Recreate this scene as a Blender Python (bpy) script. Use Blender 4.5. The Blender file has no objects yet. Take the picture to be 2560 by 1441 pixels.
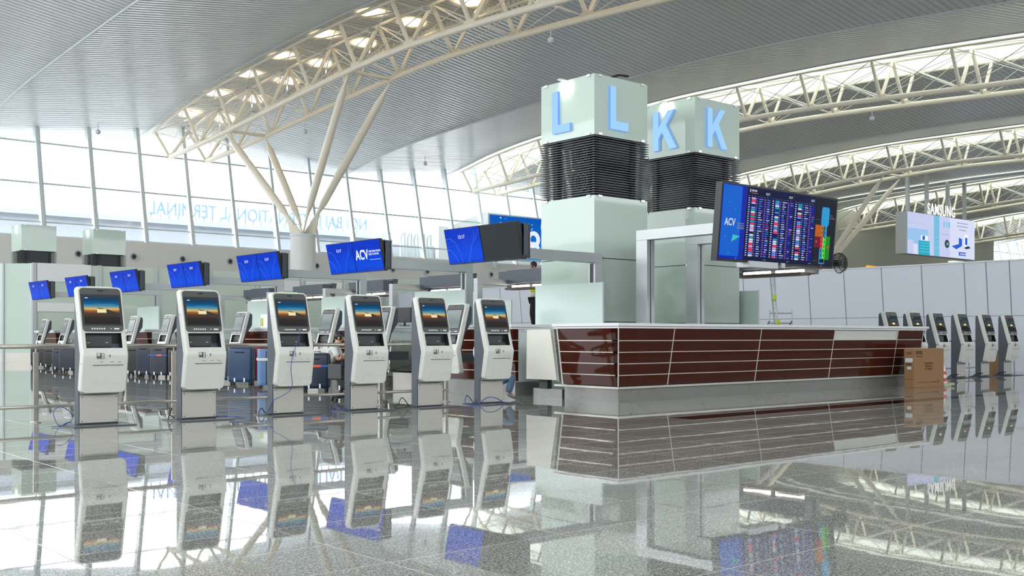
import bpy, math, random
from mathutils import Vector, Matrix

C = bpy.context.scene.collection
SC = bpy.context.scene
PI = math.pi

# ------------------------------------------------------------------ camera, world, exposure
F_PX, CX, HY = 2646.0, 1280.0, 842.0          # focal length and horizon of the 2560x1441 frame
FWD = (0.6530, 0.7575)                        # viewing direction; x runs along the kiosk row, y towards the far glass wall
RGT = (0.7575, -0.6530)
cam_d = bpy.data.cameras.new('camera')
cam_d.sensor_width = 36
cam_d.lens = 36 * F_PX / 2560
cam_d.shift_y = (HY - 720.5) / 2560
cam_d.clip_end = 800
cam = bpy.data.objects.new('camera', cam_d)
C.objects.link(cam)
cam.location = (0, 0, 1.0)
cam.rotation_euler = (PI / 2, 0, -math.atan2(FWD[0], FWD[1]))
SC.camera = cam
SC.view_settings.view_transform = 'Standard'
SC.view_settings.look = 'None'
EXPO = 1.25
SC.view_settings.exposure = EXPO
EK = 2 ** -EXPO                                # keeps the displays at their own brightness
SC.view_settings.gamma = 1
SC.view_settings.use_curve_mapping = False
try:
    SC.cycles.max_bounces = 10
    SC.cycles.diffuse_bounces = 5
    SC.cycles.glossy_bounces = 5
    SC.cycles.transmission_bounces = 4
    SC.cycles.transparent_max_bounces = 12
    SC.cycles.sample_clamp_indirect = 6
    SC.cycles.use_denoising = True
except Exception:
    pass
world = bpy.data.worlds.new('overcast_sky')
SC.world = world
world.use_nodes = True
wn, wl = world.node_tree.nodes, world.node_tree.links
bg = wn['Background']
bg.inputs['Color'].default_value = (0.93, 0.965, 1.0, 1)
bg.inputs['Strength'].default_value = 3.0


def portal(name, loc, rot, sx, sy):
    l = bpy.data.lights.new(name, 'AREA')
    l.shape = 'RECTANGLE'
    l.size, l.size_y = sx, sy
    l.cycles.is_portal = True
    o = bpy.data.objects.new(name, l)
    C.objects.link(o)
    o.location = loc
    o.rotation_euler = rot


portal('daylight_far_glass', (25, 63, 10.2), (-PI / 2, 0, 0), 80, 7.2)
portal('daylight_rear_added_gap', (70, -13.6, 10.2), (PI / 2, 0, 0), 200, 3.4)  # sky through the gap added in the unseen rear wall
portal('daylight_left_added_gap', (-29.6, 25, 10.5), (0, -PI / 2, 0), 4, 78)  # sky over the top of the added left wall


# ------------------------------------------------------------------ helpers
def at(px, D):                                # point on the line of sight at forward distance D
    a = (px - CX) / F_PX
    return (D * (FWD[0] + a * RGT[0]), D * (FWD[1] + a * RGT[1]))


def ground(px, py):
    return at(px, F_PX / (py - HY))


def lin(c):
    return tuple(((x / 255) / 12.92 if x / 255 <= 0.04045 else ((x / 255 + 0.055) / 1.055) ** 2.4) for x in c)


MATS = {}


def mat(name, col, rough=0.5, metal=0.0, emit=None, es=1.0, spec=0.5, bump=None, coat=0):
    if name in MATS:
        return MATS[name]
    m = bpy.data.materials.new(name)
    m.use_nodes = True
    b = m.node_tree.nodes['Principled BSDF']
    b.inputs['Base Color'].default_value = (*col[:3], 1)
    b.inputs['Roughness'].default_value = rough
    b.inputs['Metallic'].default_value = metal
    b.inputs['Specular IOR Level'].default_value = spec
    if coat:
        b.inputs['Coat Weight'].default_value = coat
    if emit:
        b.inputs['Emission Color'].default_value = (*emit, 1)
        b.inputs['Emission Strength'].default_value = es * EK
    nt = m.node_tree
    # small surface variation so that nothing is a perfectly flat colour
    tc = nt.nodes.new('ShaderNodeTexCoord')
    nz = nt.nodes.new('ShaderNodeTexNoise')
    nz.inputs['Scale'].default_value = 3.0
    nz.inputs['Detail'].default_value = 4
    nt.links.new(tc.outputs['Object'], nz.inputs['Vector'])
    mr = nt.nodes.new('ShaderNodeMapRange')
    mr.inputs['To Min'].default_value = max(0.0, rough - 0.04)
    mr.inputs['To Max'].default_value = min(1.0, rough + 0.04)
    nt.links.new(nz.outputs['Fac'], mr.inputs['Value'])
    nt.links.new(mr.outputs['Result'], b.inputs['Roughness'])
    if bump:
        n2 = nt.nodes.new('ShaderNodeTexNoise')
        n2.inputs['Scale'].default_value = bump[0]
        nt.links.new(tc.outputs['Object'], n2.inputs['Vector'])
        bp = nt.nodes.new('ShaderNodeBump')
        bp.inputs['Strength'].default_value = bump[1]
        bp.inputs['Distance'].default_value = 0.01
        nt.links.new(n2.outputs['Fac'], bp.inputs['Height'])
        nt.links.new(bp.outputs['Normal'], b.inputs['Normal'])
    MATS[name] = m
    return m


def emis(name, col, s=1.0, rough=0.15):
    return mat(name, (0.01, 0.01, 0.012), rough, emit=col, es=s, spec=0.1)


class MB:
    """collects simple solids and links them as ONE mesh object"""

    def __init__(s):
        s.v, s.f, s.m = [], [], []
        s.cur = 0

    def add(s, vs, fs, mi=None):
        o = len(s.v)
        s.v += [tuple(p) for p in vs]
        for f in fs:
            s.f.append([o + i for i in f])
            s.m.append(s.cur if mi is None else mi)
        return s

    def box(s, x0, x1, y0, y1, z0, z1, mi=None):
        x0, x1 = min(x0, x1), max(x0, x1)
        y0, y1 = min(y0, y1), max(y0, y1)
        z0, z1 = min(z0, z1), max(z0, z1)
        v = [(x0, y0, z0), (x1, y0, z0), (x1, y1, z0), (x0, y1, z0), (x0, y0, z1), (x1, y0, z1), (x1, y1, z1), (x0, y1, z1)]
        return s.add(v, [(0, 3, 2, 1), (4, 5, 6, 7), (0, 1, 5, 4), (1, 2, 6, 5), (2, 3, 7, 6), (3, 0, 4, 7)], mi)

    def hexa(s, b, t, mi=None):               # two quads (bottom, top), both counter-clockwise from above
        return s.add(list(b) + list(t), [(0, 3, 2, 1), (4, 5, 6, 7), (0, 1, 5, 4), (1, 2, 6, 5), (2, 3, 7, 6), (3, 0, 4, 7)], mi)

    def tube(s, p0, p1, r, r2=None, n=10, mi=None, cap=True):
        return s.path([p0, p1], [r, r if r2 is None else r2], n, mi, cap)

    def path(s, pts, rs, n=10, mi=None, cap=True):
        pts = [Vector(p) for p in pts]
        if not hasattr(rs, '__len__'):
            rs = [rs] * len(pts)
        rings = []
        up = None
        for i, p in enumerate(pts):
            d = (pts[min(i + 1, len(pts) - 1)] - pts[max(i - 1, 0)])
            if d.length < 1e-9:
                d = Vector((0, 0, 1))
            d.normalize()
            if up is None:
                up = Vector((0, 0, 1)) if abs(d.z) < 0.9 else Vector((1, 0, 0))
            a = d.cross(up)
            if a.length < 1e-4:
                up = Vector((1, 0, 0)) if abs(d.x) < 0.9 else Vector((0, 1, 0))
                a = d.cross(up)
            a.normalize()
            b = a.cross(d).normalized()
            rings.append([p + (a * math.cos(2 * PI * k / n) + b * math.sin(2 * PI * k / n)) * rs[i] for k in range(n)])
        vs = [q for r in rings for q in r]
        fs = []
        for i in range(len(pts) - 1):
            for k in range(n):
                k2 = (k + 1) % n
                fs.append((i * n + k, i * n + k2, (i + 1) * n + k2, (i + 1) * n + k))
        if cap:
            fs.append(tuple(range(n - 1, -1, -1)))
            fs.append(tuple((len(pts) - 1) * n + k for k in range(n)))
        return s.add(vs, fs, mi)

    def prism(s, poly, axis, a0, a1, mi=None):
        """polygon extruded along axis; axis x: poly=(y,z), y: (x,z), z: (x,y)"""
        def P(p, a):
            return {'x': (a, p[0], p[1]), 'y': (p[0], a, p[1]), 'z': (p[0], p[1], a)}[axis]
        n = len(poly)
        vs = [P(p, a0) for p in poly] + [P(p, a1) for p in poly]
        fs = [tuple(range(n)), tuple(range(2 * n - 1, n - 1, -1))]
        for k in range(n):
            k2 = (k + 1) % n
            fs.append((k, n + k, n + k2, k2))
        return s.add(vs, fs, mi)

    def quad(s, a, b, c, d, mi=None):
        return s.add([a, b, c, d], [(0, 1, 2, 3)], mi)

    def ring(s, c, axis, r0, r1, t, n=24, mi=None):
        """flat ring (washer) round axis vector"""
        c = Vector(c)
        d = Vector(axis).normalized()
        up = Vector((0, 0, 1)) if abs(d.z) < 0.9 else Vector((1, 0, 0))
        a = d.cross(up).normalized()
        b = a.cross(d)
        vs = []
        for k in range(n):
            e = a * math.cos(2 * PI * k / n) + b * math.sin(2 * PI * k / n)
            vs += [c + e * r0 + d * t / 2, c + e * r1 + d * t / 2, c + e * r1 - d * t / 2, c + e * r0 - d * t / 2]
        fs = []
        for k in range(n):
            k2 = (k + 1) % n
            for q in range(4):
                q2 = (q + 1) % 4
                fs.append((4 * k + q, 4 * k + q2, 4 * k2 + q2, 4 * k2 + q))
        return s.add(vs, fs, mi)

    def ball(s, c, rx, ry=None, rz=None, nu=14, nv=9, mi=None):
        ry = rx if ry is None else ry
        rz = rx if rz is None else rz
        vs = [(c[0], c[1], c[2] - rz)]
        for j in range(1, nv):
            t = -PI / 2 + PI * j / nv
            for k in range(nu):
                a = 2 * PI * k / nu
                vs.append((c[0] + rx * math.cos(t) * math.cos(a), c[1] + ry * math.cos(t) * math.sin(a), c[2] + rz * math.sin(t)))
        vs.append((c[0], c[1], c[2] + rz))
        fs = []
        for k in range(nu):
            fs.append((0, 1 + (k + 1) % nu, 1 + k))
            fs.append((len(vs) - 1, 1 + (nv - 2) * nu + k, 1 + (nv - 2) * nu + (k + 1) % nu))
        for j in range(nv - 2):
            for k in range(nu):
                k2 = (k + 1) % nu
                fs.append((1 + j * nu + k, 1 + j * nu + k2, 1 + (j + 1) * nu + k2, 1 + (j + 1) * nu + k))
        return s.add(vs, fs, mi)

    def text(s, body, size, M, depth=0.004, mi=None, bold=0.0, align='LEFT', sx=1.0, gap=1.0):
        """lettering laid out in the local xy plane of matrix M"""
        cu = bpy.data.curves.new('tmp_text', 'FONT')
        cu.body = body
        cu.size = size
        cu.align_x = align
        cu.extrude = depth / 2
        cu.offset = bold
        cu.space_character = gap
        cu.resolution_u = 3
        o = bpy.data.objects.new('tmp_text', cu)
        C.objects.link(o)
        bpy.context.view_layer.update()
        me = bpy.data.meshes.new_from_object(o)
        s.add([M @ Vector((v.co.x * sx, v.co.y, v.co.z)) for v in me.vertices], [tuple(p.vertices) for p in me.polygons], mi)
        bpy.data.objects.remove(o)
        bpy.data.curves.remove(cu)
        bpy.data.meshes.remove(me)
        return s

    def build(s, name, mats, parent=None, smooth=False, bevel=None, label=None):
        me = bpy.data.meshes.new(name)
        off = Vector(parent_world(parent)) if parent else Vector((0, 0, 0))
        me.from_pydata([tuple(Vector(p) - off) for p in s.v], [], s.f)
        if not isinstance(mats, (list, tuple)):
            mats = [mats]
        for m in mats:
            me.materials.append(m)
        for p, mi in zip(me.polygons, s.m):
            p.material_index = min(mi, len(mats) - 1)
            p.use_smooth = smooth
        me.update()
        o = bpy.data.objects.new(name, me)
        C.objects.link(o)
        if parent:
            o.parent = parent
        if bevel:
            bm = o.modifiers.new('bevel', 'BEVEL')
            bm.width = bevel
            bm.segments = 2
            bm.limit_method = 'ANGLE'
        if smooth:
            for p in me.polygons:
                p.use_smooth = True
            try:
                me.set_sharp_from_angle(angle=math.radians(40))
            except Exception:
                pass
        if label:
            o['label'] = label
        return o


def parent_world(p):
    v = Vector((0, 0, 0))
    while p is not None:
        v = v + Vector(p.location)
        p = p.parent
    return v


def thing(name, label, cat, loc=(0, 0, 0), rz=0.0, group=None):
    o = bpy.data.objects.new(name, None)
    o.empty_display_size = 0.1
    C.objects.link(o)
    o.location = loc
    o.rotation_euler = (0, 0, rz)
    o['label'] = label
    o['category'] = cat
    if group:
        o['group'] = group
    return o


def tag(o, label, cat, group=None, kind=None):
    o['label'] = label
    o['category'] = cat
    if group:
        o['group'] = group
    if kind:
        o['kind'] = kind
    return o


def struct(o):
    o['kind'] = 'structure'
    return o


def dup(root, loc, rz=0.0, label=None, group=None):
    r = root.copy()
    C.objects.link(r)
    r.location = loc
    r.rotation_euler = (0, 0, rz)
    if label:
        r['label'] = label
    if group:
        r['group'] = group
    for ch in list(root.children):
        c = ch.copy()
        C.objects.link(c)
        c.parent = r
        for g in ch.children:
            d = g.copy()
            C.objects.link(d)
            d.parent = c
    return r


# ------------------------------------------------------------------ materials
def floor_material():
    m = bpy.data.materials.new('polished_granite')
    m.use_nodes = True
    nt = m.node_tree
    N, L = nt.nodes, nt.links
    b = N['Principled BSDF']
    geo = N.new('ShaderNodeNewGeometry')
    sep = N.new('ShaderNodeSeparateXYZ')
    L.new(geo.outputs['Position'], sep.inputs[0])

    def math_(op, a, bb=None, c=None):
        n = N.new('ShaderNodeMath')
        n.operation = op
        for i, x in enumerate((a, bb, c)):
            if x is None:
                continue
            if isinstance(x, (int, float)):
                n.inputs[i].default_value = x
            else:
                L.new(x, n.inputs[i])
        return n.outputs[0]

    def line(coord, period, offset, half):
        t = math_('DIVIDE', math_('SUBTRACT', coord, offset), period)
        fr = math_('FRACT', math_('ADD', t, 0.5))
        d = math_('MULTIPLY', math_('ABSOLUTE', math_('SUBTRACT', fr, 0.5)), period)
        return math_('LESS_THAN', d, half)
    lu = line(sep.outputs['X'], 1.04, 1.60, 0.005)
    lv = line(sep.outputs['Y'], 1.06, 2.84, 0.005)
    lv2 = math_('MULTIPLY', line(sep.outputs['Y'], 1.06, 4.43, 0.005), math_('GREATER_THAN', sep.outputs['Y'], 4.0))
    grout = math_('MAXIMUM', lu, math_('MAXIMUM', lv, lv2))
    # one shade per slab
    iu = math_('FLOOR', math_('DIVIDE', math_('SUBTRACT', sep.outputs['X'], 1.60), 1.04))
    iv = math_('FLOOR', math_('DIVIDE', math_('SUBTRACT', sep.outputs['Y'], 2.84), 0.53))
    cmb = N.new('ShaderNodeCombineXYZ')
    L.new(iu, cmb.inputs[0])
    L.new(iv, cmb.inputs[1])
    wn_ = N.new('ShaderNodeTexWhiteNoise')
    L.new(cmb.outputs[0], wn_.inputs['Vector'])
    # speckle
    n1 = N.new('ShaderNodeTexNoise')
    n1.inputs['Scale'].default_value = 95
    n1.inputs['Detail'].default_value = 3
    n1.inputs['Roughness'].default_value = 0.7
    L.new(geo.outputs['Position'], n1.inputs['Vector'])
    vo = N.new('ShaderNodeTexVoronoi')
    vo.inputs['Scale'].default_value = 150
    L.new(geo.outputs['Position'], vo.inputs['Vector'])
    ramp = N.new('ShaderNodeValToRGB')
    el = ramp.color_ramp.elements
    el[0].position, el[0].color = 0.33, (0.07, 0.073, 0.075, 1)
    el[1].position, el[1].color = 0.70, (0.72, 0.70, 0.66, 1)
    e = ramp.color_ramp.elements.new(0.52)
    e.color = (0.285, 0.287, 0.272, 1)
    mixf = math_('ADD', math_('MULTIPLY', n1.outputs['Fac'], 0.75), math_('MULTIPLY', math_('FRACT', math_('MULTIPLY', vo.outputs['Color'], 1.0)), 0.25))
    L.new(mixf, ramp.inputs[0])
    hs = N.new('ShaderNodeHueSaturation')
    L.new(ramp.outputs[0], hs.inputs['Color'])
    L.new(math_('ADD', math_('MULTIPLY', wn_.outputs['Value'], 0.22), 0.89), hs.inputs['Value'])
    mx = N.new('ShaderNodeMix')
    mx.data_type = 'RGBA'
    L.new(grout, mx.inputs[0])
    L.new(hs.outputs[0], mx.inputs[6])
    mx.inputs[7].default_value = (0.45, 0.43, 0.40, 1)
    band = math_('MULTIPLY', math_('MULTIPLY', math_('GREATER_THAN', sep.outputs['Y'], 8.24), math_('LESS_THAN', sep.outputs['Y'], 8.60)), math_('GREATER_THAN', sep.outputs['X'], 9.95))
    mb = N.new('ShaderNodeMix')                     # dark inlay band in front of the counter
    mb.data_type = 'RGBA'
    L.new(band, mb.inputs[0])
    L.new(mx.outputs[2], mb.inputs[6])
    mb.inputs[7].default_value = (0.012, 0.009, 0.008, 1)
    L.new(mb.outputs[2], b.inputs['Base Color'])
    b.inputs['IOR'].default_value = 1.5
    rr = math_('ADD', 0.018, math_('MULTIPLY', grout, 0.25))
    L.new(rr, b.inputs['Roughness'])
    n3 = N.new('ShaderNodeTexNoise')
    n3.inputs['Scale'].default_value = 2.2
    L.new(geo.outputs['Position'], n3.inputs['Vector'])
    bp = N.new('ShaderNodeBump')
    bp.inputs['Strength'].default_value = 0.05
    bp.inputs['Distance'].default_value = 0.006
    L.new(n3.outputs['Fac'], bp.inputs['Height'])
    L.new(bp.outputs['Normal'], b.inputs['Normal'])
    return m


def slat_ceiling(name, col, rough, period=0.34, strength=0.8, translucent=False):
    m = bpy.data.materials.new(name)
    m.use_nodes = True
    nt = m.node_tree
    N, L = nt.nodes, nt.links
    b = N['Principled BSDF']
    b.inputs['Base Color'].default_value = (*col, 1)
    b.inputs['Roughness'].default_value = rough
    geo = N.new('ShaderNodeNewGeometry')
    mp = N.new('ShaderNodeMapping')
    mp.inputs['Scale'].default_value = (0, 1, 0)
    L.new(geo.outputs['Position'], mp.inputs[0])
    wv = N.new('ShaderNodeTexWave')
    wv.wave_type = 'BANDS'
    wv.bands_direction = 'Y'
    wv.inputs['Scale'].default_value = 2 * PI / (20 * period)
    wv.inputs['Distortion'].default_value = 0
    L.new(mp.outputs[0], wv.inputs['Vector'])
    nz = N.new('ShaderNodeTexNoise')
    nz.inputs['Scale'].default_value = 0.35
    nz.inputs['Detail'].default_value = 3
    L.new(geo.outputs['Position'], nz.inputs['Vector'])
    ad = N.new('ShaderNodeMath')
    ad.operation = 'MULTIPLY_ADD'
    L.new(nz.outputs['Fac'], ad.inputs[0])
    ad.inputs[1].default_value = 1.2
    L.new(wv.outputs['Fac'], ad.inputs[2])
    bp = N.new('ShaderNodeBump')
    bp.inputs['Strength'].default_value = strength
    bp.inputs['Distance'].default_value = 0.06
    L.new(ad.outputs[0], bp.inputs['Height'])
    L.new(bp.outputs['Normal'], b.inputs['Normal'])
    rp = N.new('ShaderNodeValToRGB')                # open joints between the slats
    rp.color_ramp.elements[0].position = 0.03
    rp.color_ramp.elements[0].color = (col[0] * .66, col[1] * .66, col[2] * .66, 1)
    rp.color_ramp.elements[1].position = 0.13
    rp.color_ramp.elements[1].color = (*col, 1)
    L.new(wv.outputs['Fac'], rp.inputs[0])
    L.new(rp.outputs[0], b.inputs['Base Color'])
    if translucent:
        tr = N.new('ShaderNodeBsdfTranslucent')
        tr.inputs['Color'].default_value = (*translucent, 1)
        mixs = N.new('ShaderNodeMixShader')
        mixs.inputs[0].default_value = 0.25
        L.new(tr.outputs[0], mixs.inputs[1])
        L.new(b.outputs[0], mixs.inputs[2])
        L.new(mixs.outputs[0], N['Material Output'].inputs['Surface'])
    return m


def clear_glass(name, tint=(0.97, 0.99, 0.98), refl=0.07):
    m = bpy.data.materials.new(name)
    m.use_nodes = True
    nt = m.node_tree
    N, L = nt.nodes, nt.links
    N.remove(N['Principled BSDF'])
    t = N.new('ShaderNodeBsdfTransparent')
    t.inputs['Color'].default_value = (*tint, 1)
    g = N.new('ShaderNodeBsdfGlossy')
    g.inputs['Roughness'].default_value = 0.01
    mx = N.new('ShaderNodeMixShader')
    mx.inputs[0].default_value = refl
    L.new(t.outputs[0], mx.inputs[1])
    L.new(g.outputs[0], mx.inputs[2])
    L.new(mx.outputs[0], N['Material Output'].inputs['Surface'])
    return m


def ramp_screen(name, stops, strength, axis='Z', noise=0.0, base_rough=0.08):
    """lit display with a vertical colour run, in the object's own coordinates"""
    m = bpy.data.materials.new(name)
    m.use_nodes = True
    nt = m.node_tree
    N, L = nt.nodes, nt.links
    b = N['Principled BSDF']
    b.inputs['Base Color'].default_value = (0.01, 0.01, 0.012, 1)
    b.inputs['Roughness'].default_value = base_rough
    tc = N.new('ShaderNodeTexCoord')
    sp = N.new('ShaderNodeSeparateXYZ')
    L.new(tc.outputs['Generated'], sp.inputs[0])
    src = sp.outputs[axis]
    if noise:
        nz = N.new('ShaderNodeTexNoise')
        nz.inputs['Scale'].default_value = 4
        L.new(tc.outputs['Generated'], nz.inputs['Vector'])
        ma = N.new('ShaderNodeMath')
        ma.operation = 'MULTIPLY_ADD'
        L.new(nz.outputs['Fac'], ma.inputs[0])
        ma.inputs[1].default_value = noise
        L.new(src, ma.inputs[2])
        src = ma.outputs[0]
    rp = N.new('ShaderNodeValToRGB')
    els = rp.color_ramp.elements
    while len(els) < len(stops):
        els.new(0.5)
    for e, (p, c) in zip(els, stops):
        e.position = p
        e.color = (*lin(c), 1)
    L.new(src, rp.inputs[0])
    L.new(rp.outputs[0], b.inputs['Emission Color'])
    b.inputs['Emission Strength'].default_value = strength * EK
    b.inputs['Specular IOR Level'].default_value = 0.03
    b.inputs['Base Color'].default_value = (0.002, 0.002, 0.003, 1)
    return m


M_FLOOR = floor_material()
M_CEIL = slat_ceiling('white_slat_ceiling', (0.84, 0.85, 0.86), 0.28)
M_SLOT = slat_ceiling('recessed_slat_ceiling', (0.78, 0.76, 0.70), 0.5)
M_SKYL = slat_ceiling('translucent_skylight', (0.75, 0.77, 0.72), 0.5, period=0.3, translucent=(0.34, 0.36, 0.31))
M_GLASS = clear_glass('facade_glass')
M_MULL = mat('white_aluminium', (0.62, 0.68, 0.70), 0.35)
M_CREAM = mat('cream_painted_steel', (0.88, 0.81, 0.68), 0.38)
M_ROD = mat('white_rod', (0.75, 0.73, 0.68), 0.4)
M_WALL = mat('beige_wall', (0.72, 0.71, 0.69), 0.6)
M_MINT = mat('mint_backpainted_glass', (0.54, 0.645, 0.59), 0.03, spec=0.28)
M_MINT2 = mat('frosted_mint_screen', (0.60, 0.72, 0.68), 0.12)
M_FIN = mat('dark_louvre', (0.075, 0.085, 0.10), 0.3)
M_FING = mat('grey_louvre', (0.12, 0.13, 0.14), 0.35)
M_BLACK = mat('black_plastic', (0.012, 0.013, 0.016), 0.4)
M_GAP = mat('seam_dark', (0.03, 0.05, 0.05), 0.5)
M_STEEL = mat('brushed_steel', (0.62, 0.61, 0.58), 0.28, 1.0)
M_STEELG = mat('satin_steel_cladding', (0.62, 0.60, 0.55), 0.30, 0.35)
M_PLINTH = mat('plinth_steel', (0.30, 0.30, 0.29), 0.28, 0.5)
M_ALU = mat('grey_aluminium', (0.50, 0.53, 0.55), 0.38, 0.35)
M_ALUD = mat('dark_channel', (0.05, 0.06, 0.07), 0.5)
M_MAROON = mat('maroon_gloss_panel', (0.060, 0.014, 0.008), 0.05, spec=0.22)
M_STRIP = mat('aluminium_strip', (0.66, 0.62, 0.58), 0.3, 0.5)
M_TOP = mat('white_worktop', (0.78, 0.78, 0.80), 0.25)
M_CREAMP = mat('cream_board', (0.86, 0.84, 0.76), 0.5)
M_SHELL = mat('kiosk_white_shell', (0.68, 0.685, 0.65), 0.28)
M_KSIDE = mat('kiosk_slate_side', (0.055, 0.070, 0.095), 0.35)
M_BEZEL = mat('kiosk_bezel', (0.075, 0.078, 0.082), 0.3)
M_WHITE = mat('white_print', (0.85, 0.85, 0.85), 0.5)
M_RAIL = mat('polished_rail', (0.66, 0.62, 0.56), 0.22, 0.75)
M_HOARD = mat('hoarding_white', (0.66, 0.69, 0.77), 0.45)
M_JOINT = mat('hoarding_joint', (0.17, 0.19, 0.24), 0.5)
M_CARD = mat('cardboard', (0.30, 0.165, 0.075), 0.8)
M_CARDD = mat('cardboard_print', (0.13, 0.055, 0.025), 0.8)
M_SKIN = mat('skin', (0.55, 0.33, 0.22), 0.5)
M_HAIR = mat('black_hair', (0.012, 0.010, 0.010), 0.5)
M_JEAN = mat('blue_denim', (0.11, 0.19, 0.30), 0.85, bump=(60, 0.3))
M_SHIRTW = mat('white_shirt', (0.72, 0.73, 0.74), 0.85)
M_SHIRTB = mat('black_shirt', (0.012, 0.012, 0.015), 0.85)
M_HIVIS = mat('yellow_vest', (0.55, 0.70, 0.03), 0.7)
M_SOCK = mat('grey_sock', (0.16, 0.15, 0.16), 0.85)
M_CABB = mat('blue_cable', (0.02, 0.05, 0.35), 0.5)
M_CABK = mat('black_cable', (0.012, 0.012, 0.02), 0.5)
M_GREEN = emis('status_green', (0.62, 1.0, 0.55), 0.9)
M_TUBE = emis('lit_tube', (1.0, 0.88, 0.76), 9.0)
M_SUN = ramp_screen('sunset_display', [(0.0, (44, 42, 44)), (0.22, (50, 46, 44)), (0.38, (88, 64, 52)), (0.47, (150, 98, 55)), (0.54, (228, 180, 100)),
                                        (0.61, (110, 160, 160)), (0.72, (20, 100, 150)), (0.86, (18, 66, 104)), (1.0, (48, 62, 80))], 1.0)
M_SUND = ramp_screen('sunset_display_dim', [(0.0, (26, 30, 30)), (0.30, (40, 42, 38)), (0.45, (110, 105, 60)), (0.56, (70, 84, 80)), (1.0, (56, 66, 76))], 0.55)
M_WING = emis('wing_silhouette', lin((58, 52, 52)), 1.0)
M_CAPT = emis('pale_button', lin((238, 226, 178)), 1.0)
M_SCRW = ramp_screen('reflection_glow_display', [(0.0, (170, 178, 176)), (0.5, (150, 165, 165)), (1.0, (185, 196, 196))], 0.75, noise=0.3)  # white reflection on the sideways screens, painted as a weak glow
M_BLUES = ramp_screen('blue_display', [(0.0, (0, 48, 190)), (0.45, (0, 82, 245)), (1.0, (0, 60, 218))], 0.85, noise=0.5)
M_WAVE = emis('pale_blue_curve', lin((70, 130, 250)), 1.0)
M_TXT = emis('white_display_text', (0.9, 0.93, 1.0), 1.0)

# ------------------------------------------------------------------ hall: floor, roof, walls
V_FAC = 64.0
U0, U1, V0 = -30.0, 172.0, -14.0
ZP = [(-14, 12.0), (-4, 12.8), (4, 13.5), (12, 14.3), (21, 15.0), (30, 15.5), (39, 15.65), (42.6, 15.65), (47.3, 15.47), (52, 15.2), (56.6, 14.85), (60.6, 14.35), (64, 13.7), (68, 13.3)]
BP = [(-14, 10.6), (0, 11.6), (12, 12.5), (22, 13.05), (29.3, 13.45), (34, 13.65), (38.5, 13.72), (43, 13.55), (48, 13.2), (55.6, 12.6), (60, 12.3), (63.6, 12.12)]


def interp(P, x):
    if x <= P[0][0]:
        return P[0][1]
    for i in range(len(P) - 1):
        if x <= P[i + 1][0]:
            p0 = P[max(i - 1, 0)]
            p1, p2 = P[i], P[i + 1]
            p3 = P[min(i + 2, len(P) - 1)]
            h = p2[0] - p1[0]
            m1 = (p2[1] - p0[1]) / (p2[0] - p0[0])
            m2 = (p3[1] - p1[1]) / (p3[0] - p1[0])
            t = (x - p1[0]) / h
            return (2 * t ** 3 - 3 * t * t + 1) * p1[1] + (t ** 3 - 2 * t * t + t) * h * m1 + (-2 * t ** 3 + 3 * t * t) * p2[1] + (t ** 3 - t * t) * h * m2
    return P[-1][1]


def z_edge(v):
    return interp(ZP, v)


def z_crease(v):
    return z_edge(v) - interp([(-14, 1.2), (20, 1.2), (31, 1.25), (44, 1.4), (54, 1.3), (64, 1.1), (68, 1.1)], v)


MB().box(U0 - 2, U1 + 4, V0 - 4, V_FAC + 1.5, -0.4, 0).build('floor', M_FLOOR)
struct(bpy.data.objects['floor'])
MB().box(-120, 300, -120, V0 - 4, -0.5, -0.05).box(-120, 300, V_FAC + 1.5, 260, -0.5, -0.05).box(-120, U0 - 2, V0 - 4, V_FAC + 1.5, -0.5, -0.05).build(
    'forecourt_ground', mat('concrete_forecourt', (0.68, 0.68, 0.67), 0.8))
struct(bpy.data.objects['forecourt_ground'])

VS = [V0 + (66.0 - V0) * i / 44 for i in range(45)]
SLOTS = [1.6 + 24 * k for k in range(-1, 8)]
SW = 4.8
slot_first = None
for k, s0 in enumerate(SLOTS):
    # panel from the right edge of this slot down to the valley and up to the next slot
    m = MB()
    cols = [(s0 + SW, 0.0), (s0 + 9.0, (4.2 / 9.7)), (s0 + 14.5, 1.0), (s0 + 19.0, 0.53), (s0 + 24.0, 0.0)]
    pts = []
    for v in VS:
        for (u, c) in cols:
            pts.append((u, v, z_edge(v) + c * (z_crease(v) - z_edge(v))))
    n = len(cols)
    fs = [(j * n + i, (j + 1) * n + i, (j + 1) * n + i + 1, j * n + i + 1) for j in range(len(VS) - 1) for i in range(n - 1)]
    m.add(pts, fs)
    o = m.build('ceiling', M_CEIL)
    for p in o.data.polygons:
        p.use_smooth = False
    struct(o)
    # edge trims of the panel
    t = MB()
    for j in range(len(VS) - 1):
        for u in (s0 + SW + 0.03, s0 + 24 - 0.03):
            a, b = VS[j], VS[j + 1]
            t.path([(u, a, z_edge(a) - 0.02), (u, b, z_edge(b) - 0.02)], 0.05, 6)
        t.path([(s0 + 14.5, VS[j], z_crease(VS[j]) - 0.0), (s0 + 14.5, VS[j + 1], z_crease(VS[j + 1]) - 0.0)], 0.06, 6)
    struct(t.build('trim_ceiling', M_MULL))
    # raised cover over the slot with its upstands
    m = MB()
    pts, fs = [], []
    prof = [(0.0, 0.0), (0.0, 0.26), (1.2, 0.34), (2.4, 0.38), (3.6, 0.34), (4.8, 0.26), (4.8, 0.0)]
    for v in VS:
        for (du, dz) in prof:
            pts.append((s0 + du, v, z_edge(v) + dz))
    n = len(prof)
    fs = [(j * n + i, (j + 1) * n + i, (j + 1) * n + i + 1, j * n + i + 1) for j in range(len(VS) - 1) for i in range(n - 1)]
    m.add(pts, fs)
    struct(m.build('ceiling', M_SLOT if k == 2 else M_SKYL))
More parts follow.
